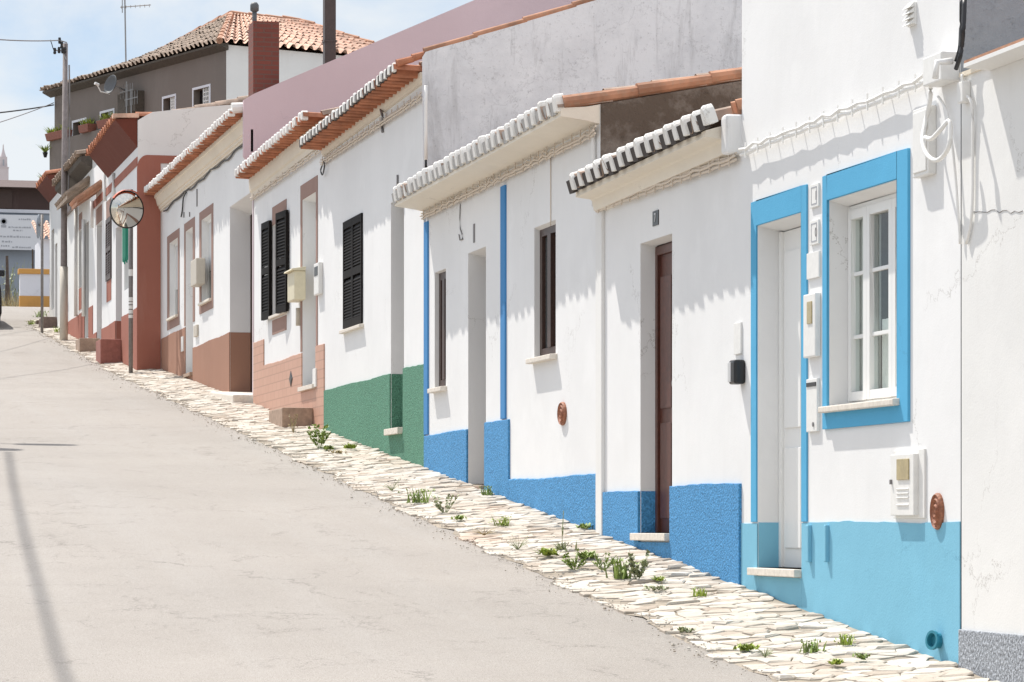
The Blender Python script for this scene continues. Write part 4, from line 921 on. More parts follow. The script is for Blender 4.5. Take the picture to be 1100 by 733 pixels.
def canopy(root, X, ya, yb, z, p, m):
    a = MB(); a.extr([(X, z), (X - p, z - p * .75), (X - p, z - p * .75 - .07), (X, z - .09)], ya, yb)
    nn = 7
    for i in range(nn + 1):
        y = ya + (yb - ya) * i / nn; a.tube([(X - .0, y, z + .02), (X - p - .02, y, z - p * .75 + .015)], .05, 6)
    return a.build('door_canopy', M[m], root)
canopy(h7, D7, f7(109.5), f7(103), fz(104, 206, D7) + .06, .42, 'terracotta')
for px in (112.5, 121.8): pipe(h7, [PX(px, 186, D7 - .03), PX(px, 205, D7 - .03), PX(px - .2, 216, D7 - .03)], .03, M['white_cable'], 'pipe')
pipe(h7, [PX(98.8, 216, D7 - .05), PX(98.8, 245, D7 - .05)], .03, M['white_cable'], 'pipe')
for p0, p1, m, dx in ((131.4, 104, 'red_step', .35), (108.2, 85.5, 'step_stone', .36)):
    ya = f7(p0); s = MB(); zt_ = fz(p0, 364.5, D7) if p0 > 120 else fz(p0, 363.5, D7)
    s.sbox(D7 - dx, D7 - .012, ya, ya + .75, G(ya) - .3, G(ya + .75) - .3, zt_, zt_); s.build('doorstep', M[m], h7, bevel=.015)

# ================================================================== next house up, thin dark openings
y80, y81 = y71, f7(71)
h8 = house('terraced_house', 'white house with dark narrow openings and red base above the red-cornered house', y80, D7)
u1 = (f7(95.5), f7(91), G(f7(95)) + .1, EZ + 5.42, .14, .0); u2 = (f7(88.3), f7(85), EZ + 4.35, EZ + 5.40, .1, .0)
zt = EZ + 6.5
w = MB(); facade(w, D7, y80, y81, zt, zt, G(y80) - .5, [u1, u2]); body(w, D7, y80 + .02, y81 - .02, zt, zt, G(y80) - .5, D7 + 2, zt + .5, D7 + 2.2, near=True); w.build('wall', M['white_old'], h8)
d = MB(); dado(d, D7, [(y80 + .004, u1[0], EZ + 3.87), (u1[1], y81 - .004, EZ + 3.87)], .012); d.build('dado', M['red'], h8)
random.seed(71); eave(h8, y80 + .1, y81, D7 - .28, zt - .0, zt - .0, .2, D7 + 2, D7, caps=None, roofm='old_tiles', cornice=[(D7 - .22, -.02), (D7 - .2, -.1), (D7 + .001, -.22), (D7 + .001, .02)], cm='dark_trim')
for q in (u1,):
    l = MB(); xl = D7 + .135; l.box(xl, xl + .05, q[0] + .002, q[1] - .002, q[2], q[3] - .002); l.box(xl - .012, xl + .01, q[0] + .1, q[1] - .1, q[2] + .15, q[2] + 1.7); l.build('door', M['black'], h8)
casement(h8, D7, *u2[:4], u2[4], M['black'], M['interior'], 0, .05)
s = MB(); s.box(D7 - .008, D7 + .001, u2[0], u2[1], u2[2] - .4, u2[2] - .01); s.build('apron', M['red'], h8)
s = MB(); s.box(D7 - .008, D7 + .001, u2[0], u2[1], u2[3] + .01, u2[3] + .3); s.build('lintel_panel', M['brown_trim'], h8)
canopy(h8, D7, f7(96.5), f7(84.5), fz(93, 196, D7), .40, 'old_tiles')
for px in (81.5, 89.8): pipe(h8, [PX(px, 222 if px < 85 else 236, D7 - .05), PX(px, 340, D7 - .05)], .035, M['white_cable'], 'pipe')

# ================================================================== last house at the corner
y90, y91 = y81, f7(53.3)
h9 = house('terraced_house', 'last white house at the street corner with deep red eave beside the utility pole', y90, D7)
zt = EZ + 6.85
t1 = (f7(58.2), f7(55.2), EZ + 4.35, EZ + 5.95, .12, .0); t2 = (f7(61.5), f7(59.3), G(f7(61)) + .15, EZ + 5.6, .12, .0)
w = MB(); facade(w, D7, y90, y91, zt, zt, G(y90) - .5, [t1, t2]); body(w, D7, y90 + .02, y91, zt, zt, G(y90) - .5, D7 + 2, zt + .4, D7 + 4); w.build('wall', M['white_old'], h9)
random.seed(81); n = MB(); xt9 = D7 - .26; zt9 = zt + .02
tiles(n, (xt9, f7(64), zt9), (xt9, y91 + .1, zt9), (D7 + 2, f7(64), zt9 + .5), (D7 + 2, y91 + .1, zt9 + .5)); ro = n.build('roof', M['terra_under'], h9, smooth=True)
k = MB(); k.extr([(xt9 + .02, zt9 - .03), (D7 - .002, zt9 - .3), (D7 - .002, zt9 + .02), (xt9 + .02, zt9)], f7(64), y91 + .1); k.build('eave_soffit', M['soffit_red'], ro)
for q, mm in ((t1, 'grey_cable'), (t2, 'dark_wood')):
    l = MB(); xl = D7 + .115; l.box(xl, xl + .05, q[0] + .002, q[1] - .002, q[2] + .002, q[3] - .002); l.box(xl - .012, xl + .01, q[0] + .1, q[1] - .1, q[2] + .15, q[3] - .2); l.build('door' if q is t2 else 'shutter', M[mm], h9)
b = MB(); b.box(D7 - .06, D7 - .002, f7(79), f7(72), EZ + 5.9, EZ + 6.75); b.build('meter_panel', M['conc_pole'], h9, bevel=.01)
for p0, pt_, dx, ly in ((61.5, 340.5, .30, .8), (46.5, 340.5, .14, .5)):
    ya = f7(p0) if p0 > 50 else f7(53); s = MB(); zz_ = fz(61.5, pt_, D7)
    s.sbox(D7 - dx - (.0 if p0 > 50 else .12), D7 - .004, ya, ya + ly, G(ya) - .3, G(ya + ly) - .3, zz_ - (0 if p0 > 50 else -.05), zz_ - (0 if p0 > 50 else -.05)); s.build('doorstep', M['dark_step'], h9, bevel=.02)

# ================================================================== taupe house above, turned from the street
Bp = PY(243, 47, 62); Bx, By = Bp.x, 62.0; LT = 8.06
ang = radians(20); du = Vector((-sin(ang), cos(ang), 0)); dv = Vector((cos(ang), sin(ang), 0))
B0 = Vector((Bx, By, 0)); A0 = B0 + du * LT; C0 = B0 + dv * 4.2; D0 = A0 + dv * 4.2
hT = thing('upper_house', 'taller taupe-brown house with weathered hipped tile roof rising behind the row', 'house', (B0 + du * 3.5 + dv * 2).to_tuple()[:2] + (G(58),), None)
zE = Bp.z
def at(t, q, z): return B0 + du * t + dv * q + Vector((0, 0, z))
zb_ = G(62)
# openings are measured on the turned wall plane
nT = dv.copy()
def PT(px, py, off=0.0):
    r = ray(px, py); o = Vector((0, 0, EZ)); l = ((B0 - dv * off) - Vector((0, 0, 0))).dot(nT) / r.dot(nT)
    p = o + r * l; t = (p - B0).dot(du); return t, p.z
wins = []
for pf, pn, pt_, pb in ((78.5, 92, 129, 145), (108.5, 122, 119, 150), (175.5, 188, 103.5, 119.5), (208, 225, 93, 116.5)):
    ta, z1 = PT(pn, pt_); tb, _ = PT(pf, pt_); _, z0 = PT(pn, pb); wins.append((ta, tb, z0, z1))
w = MB()
loc = MB(); facade(loc, 0, 0, LT, zE - .02, zE - .02, zb_, [(a, b_, c_, d_, .16, 0) for a, b_, c_, d_ in wins])
w.add([at(p.y, p.x, p.z) for p in loc.v], loc.f)
w.poly(at(LT, 0, zb_), at(LT, 4.2, zb_), at(LT, 4.2, zE), at(LT, 0, zE)); w.poly(at(0, 4.2, zb_), at(LT, 4.2, zb_), at(LT, 4.2, zE), at(0, 4.2, zE))
w.build('wall', M['taupe'], hT)
w = MB(); w.poly(at(0, .001, zb_), at(0, 4.2, zb_), at(0, 4.2, zE - .02), at(0, .001, zE - .02)); w.build('side_wall', M['white_old'], hT)
for a, b_, c_, d_ in wins:
    f = MB(); l2 = MB(); rect(l2, a - .05, b_ + .05, c_ - .05, d_ + .05, -.008, .01, .048); f.add([at(p.y, p.x, p.z) for p in l2.v], l2.f); wf = f.build('window', M['lilac_white'], hT)
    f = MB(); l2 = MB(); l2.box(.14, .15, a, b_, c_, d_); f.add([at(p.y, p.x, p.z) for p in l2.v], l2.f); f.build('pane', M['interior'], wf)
    f = MB(); l2 = MB()
    nb_ = 4; half = a + (b_ - a) * .45
    for i in range(nb_ + 1):
        yy = a + (half - a) * i / nb_; l2.box(.02, .035, yy - .012, yy + .012, c_, d_)
    for i in range(1, 5):
        zz_ = c_ + (d_ - c_) * i / 5; l2.box(.02, .03, a, half, zz_ - .01, zz_ + .01)
    f.add([at(p.y, p.x, p.z) for p in l2.v], l2.f); f.build('grille', M['white_metal'], wf)
# hipped roof
random.seed(91)
zo = zE + .02; ov = .22
hA, hB, hC = at(LT + ov + .1, -ov, zo), at(-ov * .6, -ov, zo), at(-ov * .6, 4.2 + ov, zo)
Et = 2.6
E_ = at(Et, 1.5, 0); E_.z = PY(240, 15.5, E_.y).z
F_ = at(2.1, 2.85, 0); F_.z = PY(326, 23.5, F_.y).z
E2 = at(LT - .6, 1.0, 0); E2.z = PY(78, 84, E2.y).z
n = MB(); tiles(n, hB, hA, E_, E2, .19, .33, hc=.05, jit=.02); ro = n.build('roof', M['old_tiles'], hT, smooth=True)
n = MB(); tiles(n, hB, hC, E_, F_, .2, .30, hc=.05, jit=.012); n.build('hip_slope', M['new_tiles'], ro, smooth=True)
n = MB(); hD = at(LT, 4.4, zo); n.poly(hA, hD, E2); n.poly(hD, hC, F_, E_, E2); n.build('rear_slope', M['old_tiles'], ro)
n = MB()
def ridge(a, b, r=.085, L=.38):
    k = max(1, round((b - a).length / L))
    for i in range(k): n.tube([a.lerp(b, i / k) + Vector((0, 0, random.uniform(.0, .02))), a.lerp(b, (i + 1.1) / k)], r, 8, r * .85)
ridge(E_, E2); ridge(E_, F_); ridge(hC, F_, .08); ridge(hB, E_, .07)
n.build('ridge_tiles', M['terracotta'], ro)
n = MB(); n.add([at(*p) for p in [(LT + .2, -.2, zo - .07), (-.1, -.2, zo - .07), (-.1, .0, zo - .16), (LT + .2, .0, zo - .16), (LT + .2, -.2, zo - .03), (-.1, -.2, zo - .03), (-.1, 0, zo - .03), (LT + .2, 0, zo - .03)]], [[0, 1, 2, 3], [4, 5, 6, 7], [0, 1, 5, 4], [1, 2, 6, 5], [2, 3, 7, 6], [3, 0, 4, 7]]); n.build('eave_board', M['dark_trim'], ro)
# terrace in front of it
tq = -.12
t0, t1_ = 3.3, LT
ztop = PY(75, 147, at(7, tq, 0).y).z
w = MB(); P0, P1, P2, P3 = at(t0, tq, 0), at(t1_, tq, 0), at(t1_, 0, 0), at(t0, 0, 0)
for p in (P0, P1, P2, P3): p.z = G(62)
up = ztop - G(62)
w.add([P0, P1, P2, P3] + [p + Vector((0, 0, up)) for p in (P0, P1, P2, P3)], [[0, 1, 2, 3], [4, 5, 6, 7], [0, 1, 5, 4], [1, 2, 6, 5], [2, 3, 7, 6], [3, 0, 4, 7]])
w.build('terrace', M['taupe'], hT)
# planters on the terrace edge
def frond(mb, base, h, spread, n, w0=.02, droop=.5):
    for i in range(n):
        a = random.uniform(0, 2 * pi); d_ = Vector((cos(a), sin(a), 0)); hh = h * random.uniform(.5, 1); sp = spread * random.uniform(.4, 1)
        side = Vector((-d_.y, d_.x, 0)); pts = []
        for k in range(4):
            t = k / 3; p = base + d_ * (sp * t) + Vector((0, 0, hh * (t - droop * t * t * .6))); ww = w0 * (1 - t * .92); pts += [p - side * ww, p + side * ww]
        mb.add(pts, [[0, 1, 3, 2], [2, 3, 5, 4], [4, 5, 7, 6]])
pots = [(LT - .45, .40, 1.0, 'long brown planter with yellow-green plant at the far corner of the taupe terrace'), (LT - 1.9, .22, .5, 'small brown planter on the taupe terrace to the right of the utility pole'), (LT - 3.0, .25, .9, 'brown pot with trailing plant on the near end of the taupe terrace')]
for i, (t, hw, L, lab) in enumerate(pots):
    c_ = at(t, tq + .02, ztop); th_ = thing('planter', lab, 'planter', c_.to_tuple(), 'planters along the taupe terrace')
    a = MB(); a.add([c_ + du * (sx * L / 2 * k) + dv * (sy * .12 * k) + Vector((0, 0, z)) for z, k in ((0.001, .86), (.17, 1)) for sx, sy in ((-1, -1), (1, -1), (1, 1), (-1, 1))], [[3, 2, 1, 0], [4, 5, 6, 7], [0, 1, 5, 4], [1, 2, 6, 5], [2, 3, 7, 6], [3, 0, 4, 7]]); a.build('pot', M['pot'], th_, bevel=.01)
    a = MB()
    for j in range(9): frond(a, c_ + du * random.uniform(-L / 2, L / 2) + Vector((0, 0, .14)), .26, .2, 12, .018)
    a.build('plant', M['leaf_y'], th_)
pots = [(6.95, -.5, .35), (6.95, -.62, -.2)]
for (t, dz, w_), lab in zip(((LT + .1, -.15, 0), (LT + .1, -.8, 0)), ('small hanging plant at the top of the taupe terrace corner', 'small dark hanging plant lower on the taupe terrace corner')):
    c_ = at(t - .05, tq - .08, ztop + dz - .2); th_ = thing('hanging_plant', lab, 'plant', c_.to_tuple(), 'plants hanging on the terrace corner')
    a = MB(); a.lathe(c_, (0, 0, 1), [(.03, 0), (.06, .1), (.065, .11)], 10); a.build('pot', M['black_plastic'], th_)
    a = MB(); frond(a, c_ + Vector((0, 0, .1)), .28, .25, 22, .03); a.build('plant', M['leaf'], th_)
# aerial and dish
tE, zA_ = PT(124, 80)
base = at(tE + .0, .25, zE + .12); an = thing('television_aerial', 'tall thin television aerial on the roof edge of the taupe house', 'aerial', base.to_tuple())
ztip = PY(122, -14, base.y).z; tip = Vector((base.x - .03, base.y, ztip)); a = MB(); a.tube([base, tip], .018, 6); a.build('mast', M['grey_metal'], an)
zz_ = PY(123, 7.5, base.y).z; a = MB(); xd = Vector((cos(TH), -sin(TH), 0)); yb_ = Vector((0.1, .9, 0)); c_ = Vector((base.x - .02, base.y, zz_))
a.tube([c_ - xd * .1, c_ + xd * .55 + Vector((0, 0, .05))], .012, 5)
for i in range(7): q = c_ + xd * (-.08 + .1 * i) + Vector((0, 0, .005 * i)); a.tube([q - yb_ * .2, q + yb_ * .2], .006, 4)
a.tube([c_ + Vector((0, 0, .25)) - xd * .06, c_ + Vector((0, 0, -.12)) - xd * .06], .01, 5); a.build('antenna_boom', M['grey_metal'], an)
tS, zS = PT(121, 92, .4); dc = at(tS, -.4, zS); ds = thing('satellite_dish', 'grey satellite dish with white arm on the taupe house wall', 'satellite dish', dc.to_tuple())
ax = Vector((-.80, -.45, .25)).normalized(); a = MB(); a.lathe(dc, ax, [(.0, -.02), (.11, -.005), (.18, .035), (.215, .065), (.21, .07), (.17, .042), (.10, .005), (0, -.012)], 24); a.build('dish', M['dish_grey'], ds, smooth=True)
a = MB(); a.tube([dc - ax * .02, at(tS, -.02, zS - .1)], .02, 6); a.build('bracket', M['grey_metal'], ds)
a = MB(); q = dc + ax * .42 + Vector((0, 0, -.12)); a.tube([dc + Vector((0, 0, -.2)) + ax * .07, dc + ax * .25 + Vector((-.05, 0, -.22)), q], .014, 6); a.lathe(q, ax, [(.0, -.05), (.03, -.05), (.03, .05), (0, .05)], 10); a.build('feed_arm', M['white_metal'], ds)
bx = at(PT(141, 111, .1)[0], -.1, PT(141, 116, .1)[1])
b = MB(); b.obox(bx + Vector((0, 0, .1)), du * .42, dv * .12, Vector((0, 0, .22))); b.build('lean_to_box', M['dark_trim'], hT, bevel=.01)
for i, (px, py) in enumerate(((141, 106), (136, 98))):
    t_, z_ = PT(px, py, .25); c_ = at(t_, -.25, z_); a = MB(); a.tube([c_ - du * .3, c_ + du * .3], .01, 5); 
    for j in range(6): a.tube([c_ + du * (-.28 + j * .11) + Vector((0, 0, -.14)), c_ + du * (-.28 + j * .11) + Vector((0, 0, .14))], .006, 4)
    a.tube([c_ + Vector((0, 0, -.6)), c_ + Vector((0, 0, .2))], .012, 5)
    tag(recentre(a.build('small_aerial', M['grey_metal'])), ('small comb aerial above the dark cabin on the taupe house', 'higher small comb aerial nearest the satellite dish')[i], 'aerial')

# ================================================================== street furniture
# convex mirror on its post
p = PX(140.5, 389, 5.22); p.z = walk_z(p.x, p.y); mt = thing('traffic_mirror', 'round convex traffic mirror with orange hood on a grey post by the red corner', 'traffic mirror', p.to_tuple())
zm = fz(136, 225.5, 5.1); ztp = fz(140, 204, 5.22)
a = MB(); a.tube([p - Vector((0, 0, .2)), Vector((p.x, p.y, ztp))], .033, 12); po = a.build('post', M['post_paint'], mt, smooth=True)
random.seed(5); a = MB()
for i, z in enumerate((.86, .93, 1.0, 1.06, 1.12, 1.5, 1.55)):
    h_ = random.uniform(.015, .03); an_ = random.uniform(-.3, .3)
    a.lathe(p + Vector((0, 0, z)), (0, 0, 1), [(.0345, -h_), (.0345, h_)], 12)
a.build('sticker', M['white_metal'], po)
mc = PX(136.3, 225.3, 5.1); view = Vector((-sin(TH) * .0 - .10, -1, -.06)); axm = Vector((.36, -.93, -.08)).normalized(); R = .275
a = MB(); a.lathe(mc, axm, [(R * s_, .085 * (1 - s_ * s_) + .0) for s_ in (1, .96, .9, .8, .7, .6, .5, .4, .3, .2, .1, 0)], 40); a.build('mirror', M['mirror'], mt, smooth=True)
a = MB(); a.lathe(mc, axm, [(R, -.002), (R + .008, -.002), (R + .008, -.02), (R * .8, -.06), (0, -.07)], 40); a.lathe(mc, axm, [(R, -.002), (R, .008), (R + .008, .008), (R + .008, -.002)], 40); bk = a.build('backing', M['black_plastic'], mt, smooth=False)
a = MB(); b1 = axm.cross(Vector((0, 0, 1))).normalized(); b2 = b1.cross(axm); vs = []; k = 18
for i in range(k + 1):
    t = pi * (.18 + .5 * i / k) ; d_ = b1 * cos(t) + b2 * sin(t)
    d_ = -b1 * cos(t) + b2 * sin(t) if False else d_
    vs += [mc + d_ * (R + .012), mc + d_ * (R + .012) + axm * .05, mc + d_ * (R + .022) + axm * .05, mc + d_ * (R + .022)]
fs = []
for i in range(k):
    for j in range(4): fs.append([i * 4 + j, i * 4 + (j + 1) % 4, i * 4 + 4 + (j + 1) % 4, i * 4 + 4 + j])
fs += [[0, 1, 2, 3], [k * 4 + 3, k * 4 + 2, k * 4 + 1, k * 4]]; a.add(vs, fs); a.build('hood', M['orange_rim'], bk)
a = MB(); a.tube([Vector((p.x, p.y, zm)), mc - axm * .06], .02, 8); a.build('bracket', M['post_paint'], mt)
# far mirror seen from behind
xs = 4.98
p = PX(45.2, 333, xs); p.z = walk_z(p.x, p.y); ms = thing('traffic_mirror', 'traffic mirror seen edge-on from behind on a thin pole at the far corner', 'traffic mirror', p.to_tuple())
a = MB(); a.tube([p - Vector((0, 0, .3)), Vector((p.x, p.y, fz(45, 231, xs)))], .028, 10); a.build('post', M['post_paint'], ms, smooth=True)
mc = PX(42, 243.5, xs); ax = Vector((-.97, .22, .05)).normalized(); a = MB(); a.lathe(mc, ax, [(0, -.05), (.15, -.03), (.23, .0), (.235, .02), (0, .06)], 28); a.build('mirror', M['slate_blue'], ms, smooth=False)
a = MB(); a.tube([mc, Vector((p.x, p.y, mc.z + .05))], .02, 6); a.build('bracket', M['post_paint'], ms)
# utility pole
p = PX(68.5, 350, 5.12); p.z = walk_z(p.x, p.y); Yp = p.y
up_ = thing('utility_pole', 'weathered utility pole with black insulators standing against the far houses', 'utility pole', p.to_tuple())
zt = PX(72, 41, 5.12).z; top = Vector((PX(72, 41, 5.12).x, PX(72, 41, 5.12).y, zt)); top = p.lerp(top, 0) ; top = Vector((p.x + .03, p.y, zt))
a = MB(); a.tube([p - Vector((0, 0, .3)), p + Vector((.005, 0, 2.2)), top], .07, 12, .045); a.build('pole', M['conc_pole'], up_, smooth=True)
a = MB(); a.tube([p - Vector((0, 0, .2)), p + Vector((.004, 0, 1.35))], .076, 12, .074); a.build('pale_base', M['beige_box'], up_, smooth=True)  # paler sleeve around the lower pole
R_ = Vector((cos(TH), -sin(TH), 0))
def onp(px, py): return PY(px, py, Yp - .1)
a = MB(); a.tube([onp(72, 54), onp(58.5, 54.5)], .012, 6); a.tube([onp(72, 46), onp(64, 43.5)], .012, 6); a.tube([onp(71, 64), onp(68, 58), onp(66, 54)], .012, 6); a.build('bracket', M['grey_metal'], up_)
for px, py, r_ in ((58.8, 55, .03), (63.5, 54, .03), (67.5, 54.2, .035), (69.5, 54.2, .035), (66.3, 48.5, .03), (64, 43.8, .028)):
    q = onp(px, py); a = MB(); a.lathe(q, (0, 0, 1), [(0, -.06), (r_ * .8, -.055), (r_, -.02), (r_ * .7, 0), (r_, .02), (r_ * .8, .055), (0, .06)], 10); a.build('insulator', M['black_plastic'], up_)
pipe(up_, smoothpts([onp(74.3, 70), onp(74.6, 110), onp(74.3, 180), onp(73, 215)]), .015, M['grey_cable'], 'conduit')
pipe(up_, smoothpts([onp(54, 43), onp(55.5, 47), onp(57, 52), onp(58.5, 55)]), .008, M['black_cable'], 'jumper_wire')
for px, py in ((75, 208), (76.5, 219)):
    q = PX(px, py, D7 - .06); a = MB(); a.lathe(q, (-1, 0, 0), [(0, -.02), (.05, -.02), (.05, .06), (0, .07)], 10); a.build('junction_box', M['black_plastic'], up_)
# overhead wires running off to the left
def wire(a, b, sag, r, m, label):
    pts = [a.lerp(b, i / 24) - Vector((0, 0, sag * 4 * (i / 24) * (1 - i / 24))) for i in range(25)]
    w_ = MB(); w_.tube(pts, r, 5); o = w_.build('overhead_wire', m); recentre(o); return tag(o, label, 'wire', 'overhead wires off to the left')
wire(onp(64, 43.5), PY(-260, -20, Yp - 14), .25, .011, M['grey_cable'], 'thin upper overhead wire from the top insulators of the utility pole')
eT = PT(59, 113); tA = at(LT - .02, -.03, eT[1])
wire(tA, PY(-330, 108, Yp - 6), .28, .016, M['black_cable'], 'thick dark overhead cable tied to the far corner of the taupe house')
tA = at(LT - .02, -.03, PT(58, 111)[1]); wire(tA, PY(-300, 190, Yp - 16), .2, .010, M['grey_cable'], 'thin lower overhead wire sloping left from the taupe house corner')
pipe(ms, smoothpts([PX(52, 320, 5.0), PX(52, 300, 5.0)]), .001, M['grey_cable'], 'wire') if False else None

# black car just entering at the left edge
def car():
    hit = ground_pt(1.2, 364)
    lam = 61.5; r = ray(2.2, 364); base = Vector((0, 0, EZ)) + r * lam
    xr_, y0 = base.x, base.y; x0 = xr_ - 1.72
    g0, g1 = G(y0) - .055, G(y0 + 4.1) - .055; sl_ = (g1 - g0) / 4.1
    root = thing('parked_car', 'black car just showing at the left edge of the road', 'car', ((x0 + xr_) / 2, y0 + 2, G(y0 + 2) - .055))
    gz = lambda y: g0 + sl_ * (y - y0)
    side = [(0, .28), (.02, .62), (.1, .78), (.35, .88), (1.0, .95), (1.75, 1.42), (3.2, 1.45), (3.85, 1.0), (4.1, .92), (4.12, .35), (3.9, .25), (.2, .22)]
    b = MB(); nS = len(side); secs = ((x0, .05), (x0 + .06, 0.), (xr_ - .06, 0.), (xr_, .05)); vs = []
    for i, (x, ins) in enumerate(secs):
        for (s_, z) in side:
            tum = .14 if z > 1.0 else 0
            xx = x + (tum if i < 2 else -tum); yy = y0 + s_ + (ins if s_ < 1 else -ins if s_ > 3.5 else 0)
            vs.append((xx, yy, gz(y0 + s_) + z - (ins * .5 if z > .6 else 0)))
    fs = [list(range(nS)), list(range(3 * nS, 4 * nS))[::-1]]
    for i in range(3):
        for j in range(nS): fs.append([i * nS + j, i * nS + (j + 1) % nS, (i + 1) * nS + (j + 1) % nS, (i + 1) * nS + j])
    b.add(vs, fs); paint = plain('black_car_paint', (.01, .01, .012), .25); b.build('body', paint, root, bevel=.03)
    for s_ in (.75, 3.35):
        for xx, dr_ in ((x0 + .09, -1), (xr_ - .09, 1)):
            c_ = Vector((xx, y0 + s_, gz(y0 + s_) + .31)); a = MB(); a.lathe(c_, (dr_, 0, 0), [(.19, -.09), (.29, -.09), (.31, -.06), (.31, .06), (.29, .095), (.20, .095)], 24); wh = a.build('wheel', M['black_plastic'], root, smooth=True)
            a = MB(); a.lathe(c_, (dr_, 0, 0), [(.2, .06), (.2, .085), (.05, .09), (0, .095)], 16); a.build('rim', M['silver'], wh)
    for xx in (x0 + .2, xr_ - .42):
        a = MB(); a.box(xx, xx + .22, y0 - .012, y0 + .1, gz(y0) + .58, gz(y0) + .70); a.build('headlight', M['glass_curtain'], root, bevel=.01)
    a = MB(); yy = y0 + 1.02; a.add([(x0 + .2, yy - .01, gz(yy) + .97), (xr_ - .2, yy - .01, gz(yy) + .97), (xr_ - .26, yy + .68, gz(yy + .7) + 1.40), (x0 + .26, yy + .68, gz(yy + .7) + 1.40)], [[0, 1, 2, 3]]); a.build('windscreen', M['glass'], root)
    for xx, s_ in ((x0, -1), (xr_, 1)):
        a = MB(); a.box(min(xx, xx + s_ * .14) - (.0), max(xx, xx + s_ * .14), y0 + 1.25, y0 + 1.33, gz(y0 + 1.3) + .98, gz(y0 + 1.3) + 1.11); a.build('door_mirror', paint, root, bevel=.02)
car()
# pole with cross-arm out to the left, whose cable shades the road
pl = thing('street_lamp', 'street lamp with two lamp heads at the left side of the road', 'street lamp', (-.6, 36.8, G(36.8)))
gz = G(31.4)
a = MB(); a.tube([(-.6, 36.8, G(36.8) - .4), (-.6, 36.8, gz + 6.2)], .09, 12, .05); a.build('pole', M['conc_pole'], pl, smooth=True)
sd = Vector((1, -2.4, -4.1))
def shade_src(px, py, h):
    q = ground_pt(px, py); return q - sd * (h / 4.1)
for pa, pb, wd_ in (((14, 473.5), (82, 474.5), .13), ((-40, 478.5), (22, 480), .2)):
    c1, c2 = shade_src(*pa, 5.6), shade_src(*pb, 5.6); dd = c2 - c1; L_ = dd.length; dd.normalize(); sy = Vector((0, 0, 1)).cross(dd).normalized()
    a = MB(); vs = []
    for q, k1, hh_ in ((0, .55, .04), (.12, .9, .07), (.55, 1, .08), (.9, .75, .06), (1, .35, .03)):
        c_ = c1 + dd * (L_ * q); vs += [c_ - sy * (wd_ * k1), c_ + sy * (wd_ * k1), c_ + sy * (wd_ * k1 * .7) + Vector((0, 0, hh_)), c_ - sy * (wd_ * k1 * .7) + Vector((0, 0, hh_))]
    a.add(vs, [[4 * i + j, 4 * i + (j + 1) % 4, 4 * i + 4 + (j + 1) % 4, 4 * i + 4 + j] for i in range(4) for j in range(4)] + [[0, 1, 2, 3], [19, 18, 17, 16]])
    hd_ = a.build('lamp_head', M['grey_metal'], pl)
    a = MB(); a.tube([(-.6, 36.8, gz + 6.0), Vector((-.6, 36.8, gz + 6.0)).lerp(c1, .5) + Vector((0, 0, .15)), c1 + Vector((0, 0, .03))], .025, 8); a.build('arm', M['grey_metal'], pl)
pts = [shade_src(px, py, 10.0) for px, py in ((8, 482), (14, 520), (25, 570), (40, 625), (57, 690), (72, 733))]
d_ = (pts[-1] - pts[-2]); d_.z = d_.y * .09; pts = pts + [pts[-1] + d_ * k for k in (2, 5, 9)]
a = MB(); a.tube(pts, .024, 8); o = recentre(a.build('overhead_cable', M['black_cable'])); tag(o, 'bundled overhead cable above the left side of the road', 'cable')
# ================================================================== ground, road, pavement
def sheet(name, xs_of, ys, zf, mat, n):
    a = MB(); vs = []
    for y in ys:
        xa, xb = xs_of(y)
        for i in range(n + 1):
            x = xa + (xb - xa) * i / n; vs.append((x, y, zf(x, y)))
    w = n + 1; fs = [[j * w + i, j * w + i + 1, (j + 1) * w + i + 1, (j + 1) * w + i] for j in range(len(ys) - 1) for i in range(n)]
    a.add(vs, fs); o = a.build(name, mat, smooth=True); o['kind'] = 'structure'; return o
ysG = [-400, -200, -100, -60, -30] + [-12 + 2 * i for i in range(54)] + [110, 150, 300, 700, 1500, 4000]
sheet('ground', lambda y: (-1500, 1500), ysG, lambda x, y: G(y) - .30, M['earth'], 30)
ysR = [-40 + i for i in range(130)]
def wob(y): return .035 * sin(y * 2.3) + .03 * sin(y * 5.9 + 1) + .02 * sin(y * 13.1 + 2)
def rz(x, y):
    d = edge(y) - x; base = G(y) - .06 - (.010 * max(0, d) if y < 66 else 0) + (.012 * sin(x * 1.3 + y * .21) * min(1, max(0, d)))
    return base
sheet('road', lambda y: (-1.2, edge(y) + .16), [-40 + .5 * i for i in range(260)], lambda x, y: rz(x, y) - .03 * max(0, min(1, (x - edge(y) + .02) / .1)), M['road'], 40)
sheet('pavement', lambda y: (-3.2, -1.2), [-40 + i for i in range(130)], lambda x, y: G(y) + .04, M['earth'], 2)
# bedding under the setts: its ragged kerbless edge runs out over the asphalt
ysW = [5 + .125 * i for i in range(int((68.5 - 5) * 8))]
sheet('pavement_bed', lambda y: (edge(y) - .10 + wob(y), D + .2 if y < 48 else D7 + .3), ysW, lambda x, y: max(walk_z(x, y) - .0045 + .003 * sin(x * 9 + y * 3) * sin(y * 7), rz(x, y) + .004) if x > edge(y) - .06 + .5 * wob(y) else rz(x, y) + .004 - .2 * max(0, edge(y) - .06 + .5 * wob(y) - x), M['joint'], 8)
